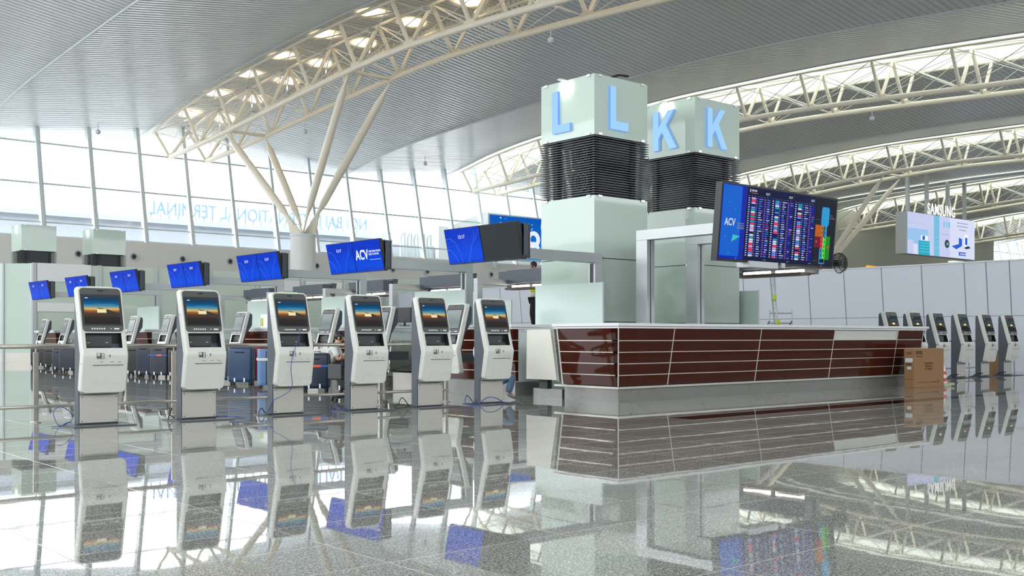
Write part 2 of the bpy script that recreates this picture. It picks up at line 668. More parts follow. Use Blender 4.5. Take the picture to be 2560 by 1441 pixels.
# one valley further back carries a rooflight band
m = MB()
pts = []
for v in VS:
    for du in (-1.1, 1.1):
        pts.append((88.1 + du, v, z_crease(v) + 0.10 + 0.0 * du))
m.add(pts, [(2 * j, 2 * j + 2, 2 * j + 3, 2 * j + 1) for j in range(len(VS) - 1)])
struct(m.build('window_3', emis('rooflight_glow', (0.93, 1.0, 0.88), 1.0, 0.4)))

# far glass wall, leaning outwards
VB = 62.4


def fac_v(z):
    return VB + (z - 6.6) * (V_FAC - VB) / (13.7 - 6.6)


def facade(name, u_a, u_b, first, pitch):
    vb, vt = fac_v(6.6), fac_v(14.3)
    g = MB().quad((u_a, vb, 6.6), (u_b, vb, 6.6), (u_b, vt, 14.3), (u_a, vt, 14.3)).build(name, M_GLASS)
    struct(g)
    m = MB()
    u = first
    us = []
    while u < u_b:
        if u > u_a:
            us.append(u)
        u += pitch
    for u in us:
        m.hexa([(u - .09, vb - .36, 6.5), (u + .09, vb - .36, 6.5), (u + .09, vb + .08, 6.5), (u - .09, vb + .08, 6.5)],
               [(u - .09, vt - .36, 14.3), (u + .09, vt - .36, 14.3), (u + .09, vt + .08, 14.3), (u - .09, vt + .08, 14.3)])
        m.hexa([(u + .16, vb - .06, 6.5), (u + .25, vb - .06, 6.5), (u + .25, vb + .08, 6.5), (u + .16, vb + .08, 6.5)],
               [(u + .16, vt - .06, 14.3), (u + .25, vt - .06, 14.3), (u + .25, vt + .08, 14.3), (u + .16, vt + .08, 14.3)])
    m.build('mullions', M_MULL, g)
    t = MB()
    for z in (6.66, 7.46, 9.72, 12.12):
        t.box(u_a, u_b, fac_v(z) - .09, fac_v(z) + .03, z - .05, z + .05)
    t.build('transoms', M_MULL, g)


facade('window_1', -28, 63.5, 18.9 - 2.93 * 16, 2.93)
facade('window_2', 134, 171, 136, 2.93)
struct(MB().box(-29, 63.8, 62.0, 62.6, 0, 6.6).build('wall_back', M_WALL))
struct(MB().box(63.8, 134, 61.8, 62.6, 0, 14.6).build('wall_back_solid', mat('olive_beige_wall', (0.40, 0.40, 0.34), 0.75)))
struct(MB().box(134, 171, 62.0, 62.6, 0, 6.6).build('wall_back_right', M_WALL))
struct(MB().box(U0 - 2, 171.5, V0 - .6, V0, 0, 8.5).box(U0 - 2, 171.5, V0 - .6, V0, 11.8, 14).build('wall_light_block_rear', M_WALL))  # unseen behind the camera; wall and high gap shaped to balance the light
struct(MB().box(U0 - 2.4, U0 - 2, V0, 63, 0, 8.5).build('wall_light_block_left', M_WALL))  # unseen wall added to cut light from the left; the hall runs on here
struct(MB().box(171, 171.5, V0, 63, 0, 15.5).build('wall_right', mat('olive_beige_wall', (0.40, 0.40, 0.34), 0.75)))
# air nozzles in the far wall
noz = thing('air_nozzle', 'x', 'air vent', (0, 0, 0), 0, 'round air nozzles in the beige far wall')
MB().ring((0, 0, 0), (0, 1, 0), 0.19, 0.27, 0.08).build('outer_ring', M_MULL, noz, smooth=True)
MB().ring((0, -0.03, 0), (0, 1, 0), 0.13, 0.17, 0.12).build('inner_ring', mat('vent_grey', (0.35, 0.36, 0.37), 0.4), noz, smooth=True)
MB().tube((0, -0.02, 0), (0, 0.03, 0), 0.19, n=20).build('throat', M_BLACK, noz)
noz_lab = ['round air nozzle in far wall, leftmost one visible beside the far louvred columns',
           'round air nozzle in far wall, second from the left', 'round air nozzle in far wall, third from the left',
           'round air nozzle in far wall, above the fourth farthest monitor pair', 'round air nozzle in far wall just left of the branching column',
           'round air nozzle in far wall, half behind the branching column', 'round air nozzle in far wall, right of the branching column',
           'round air nozzle in far wall right beside the pair showing white letters', 'round air nozzle in far wall, third from the right',
           'round air nozzle in far wall, second from the right', 'round air nozzle in far wall, rightmost, under the dark monitor']
us_n = [20.7, 23.9, 26.9, 30.0, 33.1, 36.2, 39.3, 42.3, 45.3, 48.4, 51.3]
for i, u in enumerate(us_n):
    if i == 0:
        noz.location = (u, 61.96, 5.72)
        noz['label'] = noz_lab[0]
    else:
        dup(noz, (u, 61.96, 5.72), 0, noz_lab[i])

# ------------------------------------------------------------------ outside, beyond the glass
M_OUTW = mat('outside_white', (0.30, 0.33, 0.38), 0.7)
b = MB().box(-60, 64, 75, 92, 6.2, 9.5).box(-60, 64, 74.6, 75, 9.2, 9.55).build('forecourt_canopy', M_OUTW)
tag(b, 'long pale canopy roof outside beyond the far glass wall', 'canopy')
mm = MB()
Mt = Matrix.Translation((30.4, 76, 10.0)) @ Matrix.Rotation(PI, 4, 'Z') @ Matrix.Rotation(PI / 2, 4, 'X')
mm.text('NOI BAI INTERNATIONAL TERMINAL', 1.42, Mt, 0.15, align='RIGHT', sx=0.80)
for i in range(32):
    mm.box(30.6 + i * .68, 30.66 + i * .68, 76, 76.1, 9.5, 10.02)
mm.box(30.4, 52, 76, 76.1, 9.5, 9.6)
s = mm.build('rooftop_letters', mat('pale_blue_letters', (0.12, 0.21, 0.31), 0.5))
tag(s, 'pale blue rooftop letters seen mirrored through the far glass wall', 'sign')
ob = thing('annex_building', 'white annex building with duct pipes outside the glass behind the twin monitors', 'building', (57, 68, 0))
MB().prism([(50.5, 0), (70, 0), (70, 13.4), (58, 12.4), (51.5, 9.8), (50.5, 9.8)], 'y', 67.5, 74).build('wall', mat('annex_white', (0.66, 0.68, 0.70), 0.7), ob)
pm = MB()
for i in range(5):
    u = 46.5 + i * 0.62
    pm.path([(u, 67, 4), (u, 67, 8.6), (u + .08, 66.9, 8.95), (u + .28, 66.9, 9.0), (u + .35, 67, 8.6), (u + .35, 67, 4)], 0.09, 8)
pm.build('duct_pipes', M_MULL, ob, smooth=True)
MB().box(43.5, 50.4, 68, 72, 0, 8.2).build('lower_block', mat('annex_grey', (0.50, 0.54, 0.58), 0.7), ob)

# large blue advertising screen on the far wall
ad = thing('advertising_screen', 'large blue advertising screen with chrome figure eights beside the glass column', 'screen', (55, 61.6, 6.7))
MB().box(50.6, 60, 61.45, 61.9, 6.85, 10.3).build('cabinet', M_MULL, ad)
MB().box(51.5, 51.7, 61.7, 61.99, 6.2, 6.86).build('bracket', M_MULL, ad)
MB().box(58.5, 58.7, 61.7, 61.99, 6.2, 6.86).build('bracket', M_MULL, ad)
MB().quad((50.75, 61.43, 6.95), (59.9, 61.43, 6.95), (59.9, 61.43, 10.2), (50.75, 61.43, 10.2)).build(
    'display', ramp_screen('advert_blue', [(0, (30, 150, 240)), (0.3, (20, 120, 215)), (1, (10, 90, 190))], 0.95, noise=0.2), ad)
random.seed(3)
d = MB()
for i in range(60):
    x, z, r = random.uniform(50.9, 59.6), random.uniform(7.6, 10.1), random.choice((.02, .03, .05))
    d.box(x - r, x + r, 61.40, 61.42, z - r, z + r)
d.build('star_dots', M_TXT, ad)['kind'] = 'stuff'
for (cx, cz) in ((55.1, 8.55), (55.1, 7.72), (57.2, 8.55), (57.2, 7.72)):
    MB().ring((cx, 61.36, cz), (0, 1, 0), 0.34, 0.66, 0.08, 24).build('figure_ring', emis('chrome_white', (0.80, 0.86, 0.95), 1.0), ad, smooth=True)
MB().ball((56.8, 61.40, 9.6), 0.9, 0.03, 0.7, 18, 10).build('pale_blob', emis('pale_cyan', (0.45, 0.75, 0.95), 1.0), ad, smooth=True)

# ------------------------------------------------------------------ roof trusses and branching columns
STN = [63.6 - 4.28 * i for i in range(19)]
Z0 = {v: z_edge(v) for v in STN}


def build_truss(label, first):
    t = thing('roof_truss', label, 'roof truss', (0, 0, 0), 0, 'cream tubular trusses under the roof slots')
    vs = [63.9 - 77.5 * i / 36 for i in range(37)]
    for du in (0.25, 2.4, 4.55):
        MB().path([(du, v, z_edge(v) - (0.16 if du != 2.4 else -0.12)) for v in vs], 0.075, 8).build('top_chord', M_CREAM, t, smooth=True)
    for du in (1.2, 3.6):
        MB().path([(du, v, interp(BP, v)) for v in vs], 0.145, 12).build('bottom_chord', M_CREAM, t, smooth=True)
    for i, v in enumerate(STN):
        ze, zb = z_edge(v), interp(BP, v)
        for (a, bb, zz) in ((0.25, 1.2, ze - .16), (2.4, 1.2, ze + .12), (2.4, 3.6, ze + .12), (4.55, 3.6, ze - .16)):
            vt = min(v + 0.0, 63.9)
            p0 = Vector((a, vt, zz))
            p1 = Vector((bb, v, zb))
            MB().path([p0, p0.lerp(p1, .07), p0.lerp(p1, .93), p1], [.045, .095, .095, .05], 8).build('web_brace', M_CREAM, t, smooth=True)
        if i + 1 < len(STN):
            v2 = STN[i + 1]
            z2e, z2b = z_edge(v2), interp(BP, v2)
            m = MB()
            for (a, bb, top2) in ((0.25, 1.2, -.16), (2.4, 1.2, .12), (2.4, 3.6, .12), (4.55, 3.6, -.16)):
                m.tube((a, v2, z2e + top2), (bb, v, zb), .022, n=5, cap=False)
                if a == 2.4:
                    m.tube((a, v, ze + top2), (bb, v2, z2b), .040, n=5, cap=False)
                else:
                    m.tube((a, v, ze + top2), (bb, v2, z2b), .018, n=5, cap=False)
            m.tube((0.25, v, ze - .16), (2.4, v2, z2e + .12), .03, n=5, cap=False)
            m.tube((4.55, v, ze - .16), (2.4, v2, z2e + .12), .03, n=5, cap=False)
            m.build('tie_rods', M_ROD, t)
    for v in STN:
        zb = interp(BP, v)
        for u in (1.2, 3.6):
            g = MB()
            g.hexa([(u - .12, v - .45, zb + .02), (u + .12, v - .45, zb + .02), (u + .12, v + .45, zb + .02), (u - .12, v + .45, zb + .02)],
                   [(u - .10, v - .25, zb + .22), (u + .10, v - .25, zb + .22), (u + .10, v + .25, zb + .22), (u - .10, v + .25, zb + .22)])
            g.build('gusset_plate', M_CREAM, t)
    for v in (42.9, 55.6):
        MB().tube((1.2, v, interp(BP, v)), (3.6, v, interp(BP, v)), .09, n=8).build('cross_beam', M_CREAM, t, smooth=True)
    return t


tr_lab = {25.6: 'cream tubular roof truss nearest, running over the kiosks under warm lit ceiling',
          49.6: 'cream roof truss passing behind the two lettered glass columns',
          73.6: 'cream roof truss behind the flight board, third from the left',
          97.6: 'cream roof truss passing behind the hanging advertising screen, fourth from the left',
          121.6: 'distant cream roof truss, fifth from the left', 145.6: 'farthest cream roof truss at the right edge'}
tproto = build_truss(tr_lab[25.6], True)
tproto.location = (25.6, 0, 0)
for u in (49.6, 73.6, 97.6, 121.6, 145.6):
    dup(tproto, (u, 0, 0), 0, tr_lab[u])


def tree_column(label):
    t = thing('branching_column', label, 'column', (0, 0, 0), 0, 'cylindrical roof columns with four slanting branches')
    MB().tube((0, 0, 0), (0, 0, 6.28), .66, n=40).build('cylinder_base', mat('white_column_cladding', (0.70, 0.70, 0.69), 0.35), t, smooth=True)
    MB().tube((0, 0, 6.25), (0, 0, 6.36), .70, n=40).build('cap_ring', M_MULL, t, smooth=True)
    for (du, dv) in ((-1.2, 6.4), (1.2, 6.4), (-1.2, -6.3), (1.2, -6.3)):
        zt = interp(BP, 49.3 + dv) - .18
        p0 = Vector((du * .18, dv * .09, 6.9))
        p1 = Vector((du, dv, zt))
        L = [p0.lerp(p1, q) for q in (0, .03, .09, .16, .5, .86, .93, .975, 1)]
        MB().path(L, [.05, .07, .10, .19, .21, .19, .10, .06, .05], 14).build('branch', M_CREAM, t, smooth=True)
        q0 = p0.lerp(p1, .10)
        w = .035
        # fin plate from the pedestal to the branch foot
        MB().hexa([(0 - w, 0, 6.3), (0 + w, 0, 6.3), (du * .3 + w, dv * .09, 6.3), (du * .3 - w, dv * .09, 6.3)],
                  [(q0.x - w - du * .1, q0.y - dv * .07, 7.15), (q0.x + w - du * .1, q0.y - dv * .07, 7.15), (q0.x + w, q0.y + dv * .012, q0.z), (q0.x - w, q0.y + dv * .012, q0.z)]).build('foot_plate', M_CREAM, t)
    return t


tc = tree_column('white cylindrical column with four slanting cream branches holding the nearest truss')
tc.location = (28.0, 49.3, 0)
dup(tc, (52.0, 49.3, 0), 0, 'branching roof column mostly hidden behind the lettered glass columns')
dup(tc, (76.0, 49.3, 0), 0, 'branching roof column behind the flight information board')

# warm lamps washing the recessed ceiling of the nearest slot
lamp = thing('uplight', 'x', 'lamp', (0, 0, 0), 0, 'uplights on the nearest truss washing the recessed ceiling')
MB().box(-.14, .14, -.10, .10, -.05, .05).build('housing', M_ALU, lamp)
k = 0
for i, v in enumerate([61.4, 57.5, 53.5, 49.7, 45.5, 41.3, 37.0, 32.7, 28.4, 24.1]):
    for du in (1.45, 3.75):
        z = z_edge(v) - 0.45
        lab = 'small uplight below recessed ceiling, %s row, %s counted from the far glass wall' % ('left' if du < 2 else 'right', ['first', 'second', 'third', 'fourth', 'fifth', 'sixth', 'seventh', 'eighth', 'ninth', 'tenth'][i])
        if k == 0:
            lamp.location = (25.6 + du, v, z)
            lamp['label'] = lab
        else:
            dup(lamp, (25.6 + du, v, z), 0, lab)
        k += 1
        l = bpy.data.lights.new('uplight_lamp', 'SPOT')
        l.energy = 110
        l.color = (1.0, 0.80, 0.50)
        l.spot_size = math.radians(112)
        l.spot_blend = 0.9
        l.shadow_soft_size = 0.10
        lo = bpy.data.objects.new('uplight_lamp', l)
        C.objects.link(lo)
        lo.location = (25.6 + du, v, z + 0.08)
        lo.rotation_euler = (PI, 0, 0)


# ------------------------------------------------------------------ lettered glass columns
def glass_column(label, letter, holes=True):
    """1.42 m square; origin at the corner nearest the kiosks; faces towards -x and -y"""
    W = 1.42
    t = thing('sign_column', label, 'column', (0, 0, 0), 0, 'mint glass columns with black louvre band')
    lo = MB()
    for (z0, z1) in ((0.0, 0.12), (0.13, 1.26), (1.275, 2.42), (2.435, 3.56)):
        lo.box(0, W, 0, W, z0, z1)
    lo.build('lower_glass', M_MINT, t)
    MB().box(.02, W - .02, .02, W - .02, 0, 3.55).build('seam', M_GAP, t)
    up = MB().box(0, W, 0, W, 4.66, 5.76).build('upper_glass', M_MINT, t)
    e = MB()
    for z in (3.53, 4.66, 5.72):
        for (x, y) in ((.14, -.012), (W - .14, -.012), (-.012, .14), (-.012, W - .14)):
            e.box(x - (.045 if y < 0 else .008), x + (.045 if y < 0 else .008), y - (.008 if y < 0 else .045), y + (.008 if y < 0 else .045), z, z + .04)
    for z in (1.265, 2.425):
        for (x, y) in ((.14, -.02), (-.02, .14)):
            e.box(x - (.06 if y < 0 else .02), x + (.06 if y < 0 else .02), y - (.02 if y < 0 else .06), y + (.02 if y < 0 else .06), z - .025, z + .025)
    e.build('glass_clamps', M_STEEL, t)
    # louvre band
    f = MB()
    n = 24
    for i in range(n):
        z = 3.60 + (4.63 - 3.60) * i / (n - 1)
        for (x0, x1, y0, y1) in ((-.02, W + .02, -.02, .07), (-.02, W + .02, W - .07, W + .02), (-.02, .07, .07, W - .07), (W - .07, W + .02, .07, W - .07)):
            f.box(x0, x1, y0, y1, z - .005, z + .005)
    f.build('louvre_fins', M_FIN, t)
    c = MB()
    for (x, y) in ((.22, .22), (W - .22, .22), (.22, W - .22), (W - .22, W - .22)):
        c.box(x - .06, x + .06, y - .06, y + .06, 3.55, 4.67)
    c.box(.05, W - .05, .05, W - .05, 3.55, 3.58)
    c.box(.05, W - .05, .05, W - .05, 4.64, 4.67)
    c.build('louvre_frame', M_BLACK, t)
    p = MB()
    for i in range(24):
        z = 3.60 + 1.04 * i / 24
        p.box(.24, W - .24, .20, .24, z, z + .022)
    p.box(.24, W - .24, .24, .26, 3.58, 4.64)
    if not holes:
        for i in range(24):
            z = 3.60 + 1.04 * i / 24
            p.box(.20, .24, .24, W - .24, z, z + .022)
        p.box(.24, .26, .24, W - .24, 3.58, 4.64)
    p.build('inner_slats', M_FING if holes else M_FIN, t)
    if holes:
        for z in (3.86, 4.38):
            sp = MB()
            sp.box(.16, .40, .22, .74, z - .235, z + .235)
            spk = sp.build('speaker', M_BLACK, t)
            q = MB()
            q.ring((.15, .48, z), (1, 0, 0), .15, .175, .03, 24)
            q.ring((.15, .48, z), (1, 0, 0), .09, .105, .03, 24)
            q.build('speaker_cone', mat('speaker_rim', (0.10, 0.12, 0.14), 0.3), spk, smooth=True)
    if letter:
        L = MB()
        # face towards -y: reading direction +x
        My = Matrix.Translation((.36 if letter == 'L' else .33, -.035, 4.80)) @ Matrix.Rotation(PI / 2, 4, 'X')
        # face towards -x: reading direction -y
        Mx = Matrix.Translation((-.035, W - .36, 4.80)) @ Matrix.Rotation(-PI / 2, 4, 'Z') @ Matrix.Rotation(PI / 2, 4, 'X')
        P = {'L': [[(0, 0), (.48, 0), (.48, .15), (.155, .15), (.155, .78), (0, .78)]],
             'K': [[(0, 0), (.15, 0), (.15, .24), (.235, .36), (.44, 0), (.63, 0), (.345, .49), (.56, .78), (.39, .78), (.15, .45), (.15, .78), (0, .78)]]}[letter]
        for M in (My, Mx):
            for poly in P:
                n = len(poly)
                vs = [M @ Vector((x, y, .02)) for (x, y) in poly] + [M @ Vector((x, y, -.03)) for (x, y) in poly]
                fs = [tuple(range(n)), tuple(range(2 * n - 1, n - 1, -1))]
                L.add(vs, fs, 0)
                L.add(vs, [(q, n + q, n + (q + 1) % n, (q + 1) % n) for q in range(n)], 1)
        L.build('letter', [emis('letter_blue', lin((158, 208, 250)), 1.0), emis('letter_edge', lin((120, 170, 240)), 1.0)], t)
    # downlight over the -x face
    MB().box(-.19, -.0, .69, .77, 5.735, 5.76).build('downlight', M_MULL, t)
    return t


def column_lamp(x, y, e=5):
    l = bpy.data.lights.new('column_downlight', 'SPOT')
    l.energy = 3
    l.color = (1.0, 0.88, 0.62)
    l.spot_size = math.radians(135)
    l.spot_blend = 0.6
    l.shadow_soft_size = .03
    o = bpy.data.objects.new('column_downlight', l)
    C.objects.link(o)
    o.location = (x - .12, y + .73, 5.71)
    o.rotation_euler = (0, math.radians(-72), 0)


colL = glass_column('mint glass column with glowing letter L, nearest the counter', 'L')
MB().path([(.62, .3, 5.75), (.66, .25, 5.83), (.80, .15, 5.88), (1.0, .1, 5.88)], .02, 8).build('loose_cable', M_CABK, colL)
colL.location = (13.6, 13.5, 0)
colK = glass_column('mint glass column with glowing letter K, behind the L column', 'K', holes=False)
colK.location = (16.42, 13.5, 0)
colF = glass_column('small far mint glass column without letter, leftmost in the hall', None)
colF.location = (13.5, 47.4, 0)
dup(colF, (16.5, 47.4, 0), 0, 'small far mint glass column without letter, second from the left')
for (x, y) in ((13.6, 13.5), (16.42, 13.5), (13.5, 47.4), (16.5, 47.4)):
    column_lamp(x, y)


# ------------------------------------------------------------------ self-service kiosks
def kiosk(label, screen_mat, group, glow=True, picture=True, hung=False):
    t = thing('check_in_kiosk', label, 'kiosk', (0, 0, 0), 0, group)
    PROF = [(.375, -.150), (.40, -.154), (.60, -.190), (.76, -.220), (.80, -.222), (.87, -.200), (1.05, -.150), (1.30, -.085), (1.50, -.032), (1.545, -.020), (1.56, -.012)]

    def yf(z):
        for (a, b) in zip(PROF, PROF[1:]):
            if z <= b[0]:
                return a[1] + (b[1] - a[1]) * (z - a[0]) / (b[0] - a[0])
        return PROF[-1][1]

    def hw(z, z0, z1, r, w):
        e = min(z - z0, z1 - z)
        if e >= r:
            return w
        return w - r + math.sqrt(max(0, r * r - (r - e) ** 2))

    def slab(m, z0, z1, w, r, dy0, dy1, x_off=0.0, steps=7, mi=None):
        zs = sorted(set([z0 + r * (1 - math.cos(PI / 2 * i / 5)) for i in range(6)] + [z1 - r * (1 - math.cos(PI / 2 * i / 5)) for i in range(6)] + [p[0] for p in PROF if z0 + r < p[0] < z1 - r]))
        vs, n = [], 8
        for z in zs:
            h = hw(z, z0, z1, r, w)
            a, b = yf(z) + dy0, yf(z) + dy1
            c = min(.012, (b - a) / 3)
            vs += [(x_off - h + c, a, z), (x_off + h - c, a, z), (x_off + h, a + c, z), (x_off + h, b - c, z), (x_off + h - c, b, z), (x_off - h + c, b, z), (x_off - h, b - c, z), (x_off - h, a + c, z)]
        fs = [tuple(range(n - 1, -1, -1)), tuple((len(zs) - 1) * n + q for q in range(n))]
        for i in range(len(zs) - 1):
            for q in range(n):
                q2 = (q + 1) % n
                fs.append((i * n + q, i * n + q2, (i + 1) * n + q2, (i + 1) * n + q))
        m.add(vs, fs, mi)
    sh = MB()
    slab(sh, .375, .872, .255, .05, 0, .10)
    slab(sh, 1.040, 1.56, .255, .05, 0, .10)
    for sx in (-1, 1):
        slab(sh, .80, 1.10, .030, .002, 0.004, .10, sx * .225)
    s_ = sh.build('front_shell', M_SHELL, t, smooth=True)
    # back housing, slate
    hs = MB()
    zl = .39 if hung else .012
    if hung:
        hs.prism([(-.055, .40), (-.05, .40), (yf(.80) + .14, .80), (yf(1.05) + .14, 1.05), (.13, 1.25), (.14, 1.47), (.125, 1.515), (.09, 1.525), (yf(1.5) + .095, 1.52), (yf(1.3) + .095, 1.3), (yf(1.05) + .095, 1.05), (yf(.80) + .095, .80), (yf(.60) + .095, .60)], 'x', -.222, .222)
    else:
        hs.prism([(0.0, zl), (.14, zl), (.14, 1.47), (.125, 1.515), (.09, 1.525), (yf(1.5) + .095, 1.52), (yf(1.3) + .095, 1.3), (yf(1.05) + .095, 1.05), (yf(.80) + .095, .80), (yf(.60) + .095, .60), (-.05, .385), (0, .385)], 'x', -.222, .222)
    hs.build('rear_housing', M_KSIDE, t, bevel=.006)
    if hung:
        MB().box(-.09, .09, -.09, .47, .56, .72).build('mount_arm', M_ALUD, t)
    hung or MB().box(-.212, .212, -.012, .0, .03, .345).box(-.212, .212, -.006, .0, .352, .385).build('steel_front', M_STEELG, t, bevel=.003)
    sc = MB()
    for (x, z) in ((-.19, .05), (.19, .05), (-.19, .32), (.19, .32)):
        sc.tube((x, -.018, z), (x, -.010, z), .006, n=8)
    if not hung:
        sc.build('screw', M_ALUD, t)
        MB().prism([(-.36, -.27), (.33, -.27), (.33, .24), (-.36, .24)], 'z', 0.0, .012).build('base_plate', mat('base_plate_dark', (0.06, 0.065, 0.075), 0.4), t)
    # dark bezel and screen
    bz = MB()
    slab(bz, 1.056, 1.545, .228, .042, -.008, .004)
    bz.build('bezel', M_BEZEL, t, smooth=True)

    def on(x, z, off):
        return (x, yf(z) - off, z)

    def plate(m, x0, x1, z0, z1, off, mi=None):
        m.quad(on(x0, z0, off), on(x1, z0, off), on(x1, z1, off), on(x0, z1, off), mi)
    fr = MB()
    plate(fr, -.224, .224, 1.122, 1.474, .0100)
    fr.build('screen_frame', M_BLACK, t)
    s2 = MB()
    plate(s2, -.196, .196, 1.142, 1.452, .0125)
    scr = s2.build('display', screen_mat, t)
    if picture:
        d = MB()
        p = [(-.005, 1.262), (.196, 1.262), (.196, 1.268), (.10, 1.283), (.02, 1.305), (-.03, 1.318), (-.035, 1.325), (-.045, 1.312), (.02, 1.29)]
        wing = [(.03, 1.248), (.196, 1.215), (.196, 1.262), (.135, 1.280), (.07, 1.305), (-.035, 1.322), (-.05, 1.330), (-.045, 1.318), (.04, 1.290), (.055, 1.270)]
        d.add([on(x, z, .0140) for (x, z) in wing], [tuple(range(len(wing)))], 0)
        d.quad(*[on(x, z, .0155) for (x, z) in ((-.055, 1.268), (.048, 1.268), (.048, 1.308), (-.055, 1.308))], 1)
        d.quad(*[on(x, z, .0145) for (x, z) in ((-.18, 1.428), (-.145, 1.428), (-.145, 1.436), (-.18, 1.436))], 2)
        d.quad(*[on(x, z, .0145) for (x, z) in ((-.08, 1.362), (.15, 1.362), (.15, 1.366), (-.08, 1.366))], 3)
        d.build('screen_picture', [M_WING, M_CAPT, M_TXT, emis('thin_caption', lin((90, 150, 190)), 1.0)], t)
    # button row
    for i in range(6):
        MB().ring(on(-.125 + i * .027, 1.088, .011), (0, 1, 0.25), .0, .010, .004, 10).build('button', M_WHITE, t)
    MB().quad(*[on(x, z, .0115) for (x, z) in ((.118, 1.080), (.175, 1.080), (.175, 1.096), (.118, 1.096))]).build('card_reader', M_WHITE, t)
    MB().ring(on(.082, 1.088, .011), (0, 1, .25), 0, .007, .004, 8).build('button', M_WHITE, t)
    MB().box(-.030, .030, yf(1.515) - .014, yf(1.515) - .004, 1.512, 1.524).build('camera_strip', M_BLACK, t)
    # document slot
    sl = MB()
    y0 = yf(.95)
    sl.box(-.196, .196, y0 + .085, y0 + .10, .868, 1.045, 0)
    sl.box(-.20, .20, yf(.87) + .01, y0 + .10, .862, .872, 0)
    for sx in (-1, 1):
        sl.hexa([(sx * .1955 - .002, yf(.87) + .008, .87), (sx * .1955 + .002, yf(.87) + .008, .87), (sx * .1955 + .002, y0 + .10, .87), (sx * .1955 - .002, y0 + .10, .87)],
                [(sx * .1955 - .002, yf(1.045) + .008, 1.045), (sx * .1955 + .002, yf(1.045) + .008, 1.045), (sx * .1955 + .002, y0 + .10, 1.045), (sx * .1955 - .002, y0 + .10, 1.045)], 0)
    sl.box(-.196, .10, y0 + .055, y0 + .085, .885, 1.005, 1)
    sl.box(-.175, -.145, y0 + .050, y0 + .056, .930, .935, 2)
    sl.box(.03, .06, y0 + .050, y0 + .056, .930, .935, 2)
    sl.build('document_slot', [M_BLACK, mat('slot_grey', (0.06, 0.062, 0.066), 0.35), M_WHITE], t)
    # belly details
    de = MB()
    de.box(-.14, .20, yf(.682) - .006, yf(.682) + .004, .678, .684)
    for (x0, x1, z0, z1) in ((-.10, -.02, .782, .785), (-.062, -.050, .755, .815), (-.10, -.02, .813, .815), (-.10, -.02, .755, .757), (-.10, -.098, .755, .815), (-.022, -.02, .755, .815), (-.092, -.070, .762, .778)):
        de.box(x0, x1, yf((z0 + z1) / 2) - .006, yf((z0 + z1) / 2) + .004, z0, z1)
    de.box(.040, .047, yf(.785) - .006, yf(.785), .770, .800)
    for x in (-.06, .05, .14):
        de.box(x, x + .035, yf(.718) - .005, yf(.718), .716, .718)
    de.build('reader_slots', M_ALUD, t)
    lk = MB()
    for z in (1.26, .70):
        for sx in (-1, 1):
            lk.tube((sx * .252, yf(z) + .05, z), (sx * .259, yf(z) + .05, z), .009, n=8)
    lk.build('side_lock', M_ALU, t)
    if glow:
        MB().box(-.13, .13, -.004, .035, 1.5585, 1.566).build('status_light', M_GREEN, t)
    return t


V_K = 12.10
G1 = 'front row of self-service kiosks'
U_K = [4.27, 5.46, 6.66, 7.80, 8.90, 10.03]
lab1 = ['white self-service kiosk with sunset screen, leftmost of the front row',
        'white self-service kiosk with sunset screen, second from left in front row',
        'white sunset-screen kiosk with a blue cable hanging from its screen',
        'white sunset-screen kiosk, fourth in front row, right of the crouching man',
        'white sunset-screen kiosk overlapping another kiosk with bright white screen',
        'white sunset-screen kiosk in front of the kneeling person in jeans']
k1 = kiosk(lab1[0], M_SUN, G1)
k1.location = (U_K[0], V_K, 0)
for i in range(1, 6):
    dup(k1, (U_K[i], V_K, 0), 0, lab1[i])
G2 = 'row of kiosks at the right by the white hoarding'
k2 = kiosk('x', M_SUND, G2)
lab2 = ['white kiosk, half hidden behind counter, farthest left of the right-hand row', 'white kiosk behind the right end of the maroon counter',
        'white kiosk right behind the cardboard box', 'white kiosk, third from right by the hoarding',
        'white kiosk, second from right by the hoarding', 'white kiosk at far right near the rail post']
for i, u in enumerate([21.7, 22.75, 23.8, 25.0, 26.25, 27.5]):
    if i == 0:
        k2.location = (u, 12.33, 0)
        k2['label'] = lab2[0]
    else:
        dup(k2, (u, 12.33, 0), 0, lab2[i])
G3 = 'kiosks turned sideways along the check-in desks'
k3 = kiosk('x', M_SCRW, G3, picture=False, hung=True)
lab3 = ['sideways kiosk with white reflecting screen behind the fifth front kiosk', 'sideways kiosk peeking out behind the fourth front kiosk',
        'sideways kiosk with pale screen beside the crouching man', 'sideways kiosk with white screen between second and third front kiosks',
        'sideways kiosk just left of the second front kiosk', 'sideways kiosk just right of the leftmost front kiosk',
        'small far sideways kiosk just left of the leftmost front kiosk', 'farthest small sideways kiosk at the left']
for i, v in enumerate([14.3, 16.5, 18.45, 22.3, 26.4, 28.7, 34.2, 36.4]):
    if i == 0:
        k3.location = (11.10, v, 0)
        k3['label'] = lab3[0]
        k3.rotation_euler = (0, 0, -PI / 2)
    else:
        dup(k3, (11.10, v, 0), -PI / 2, lab3[i])


# loose cables by the kiosks
def cable(name, pts, r, m, label, cat='cable', group=None):
    # smooth through the points
    P = [Vector(p) for p in pts]
    out = []
    for i in range(len(P) - 1):
        p0, p1, p2, p3 = P[max(i - 1, 0)], P[i], P[i + 1], P[min(i + 2, len(P) - 1)]
        for q in range(6):
            s_ = q / 6
            out.append(0.5 * ((2 * p1) + (-p0 + p2) * s_ + (2 * p0 - 5 * p1 + 4 * p2 - p3) * s_ ** 2 + (-p0 + 3 * p1 - 3 * p2 + p3) * s_ ** 3))
    out.append(P[-1])
    o = MB().path(out, r, 6).build(name, m, smooth=True)
    return tag(o, label, cat, group)


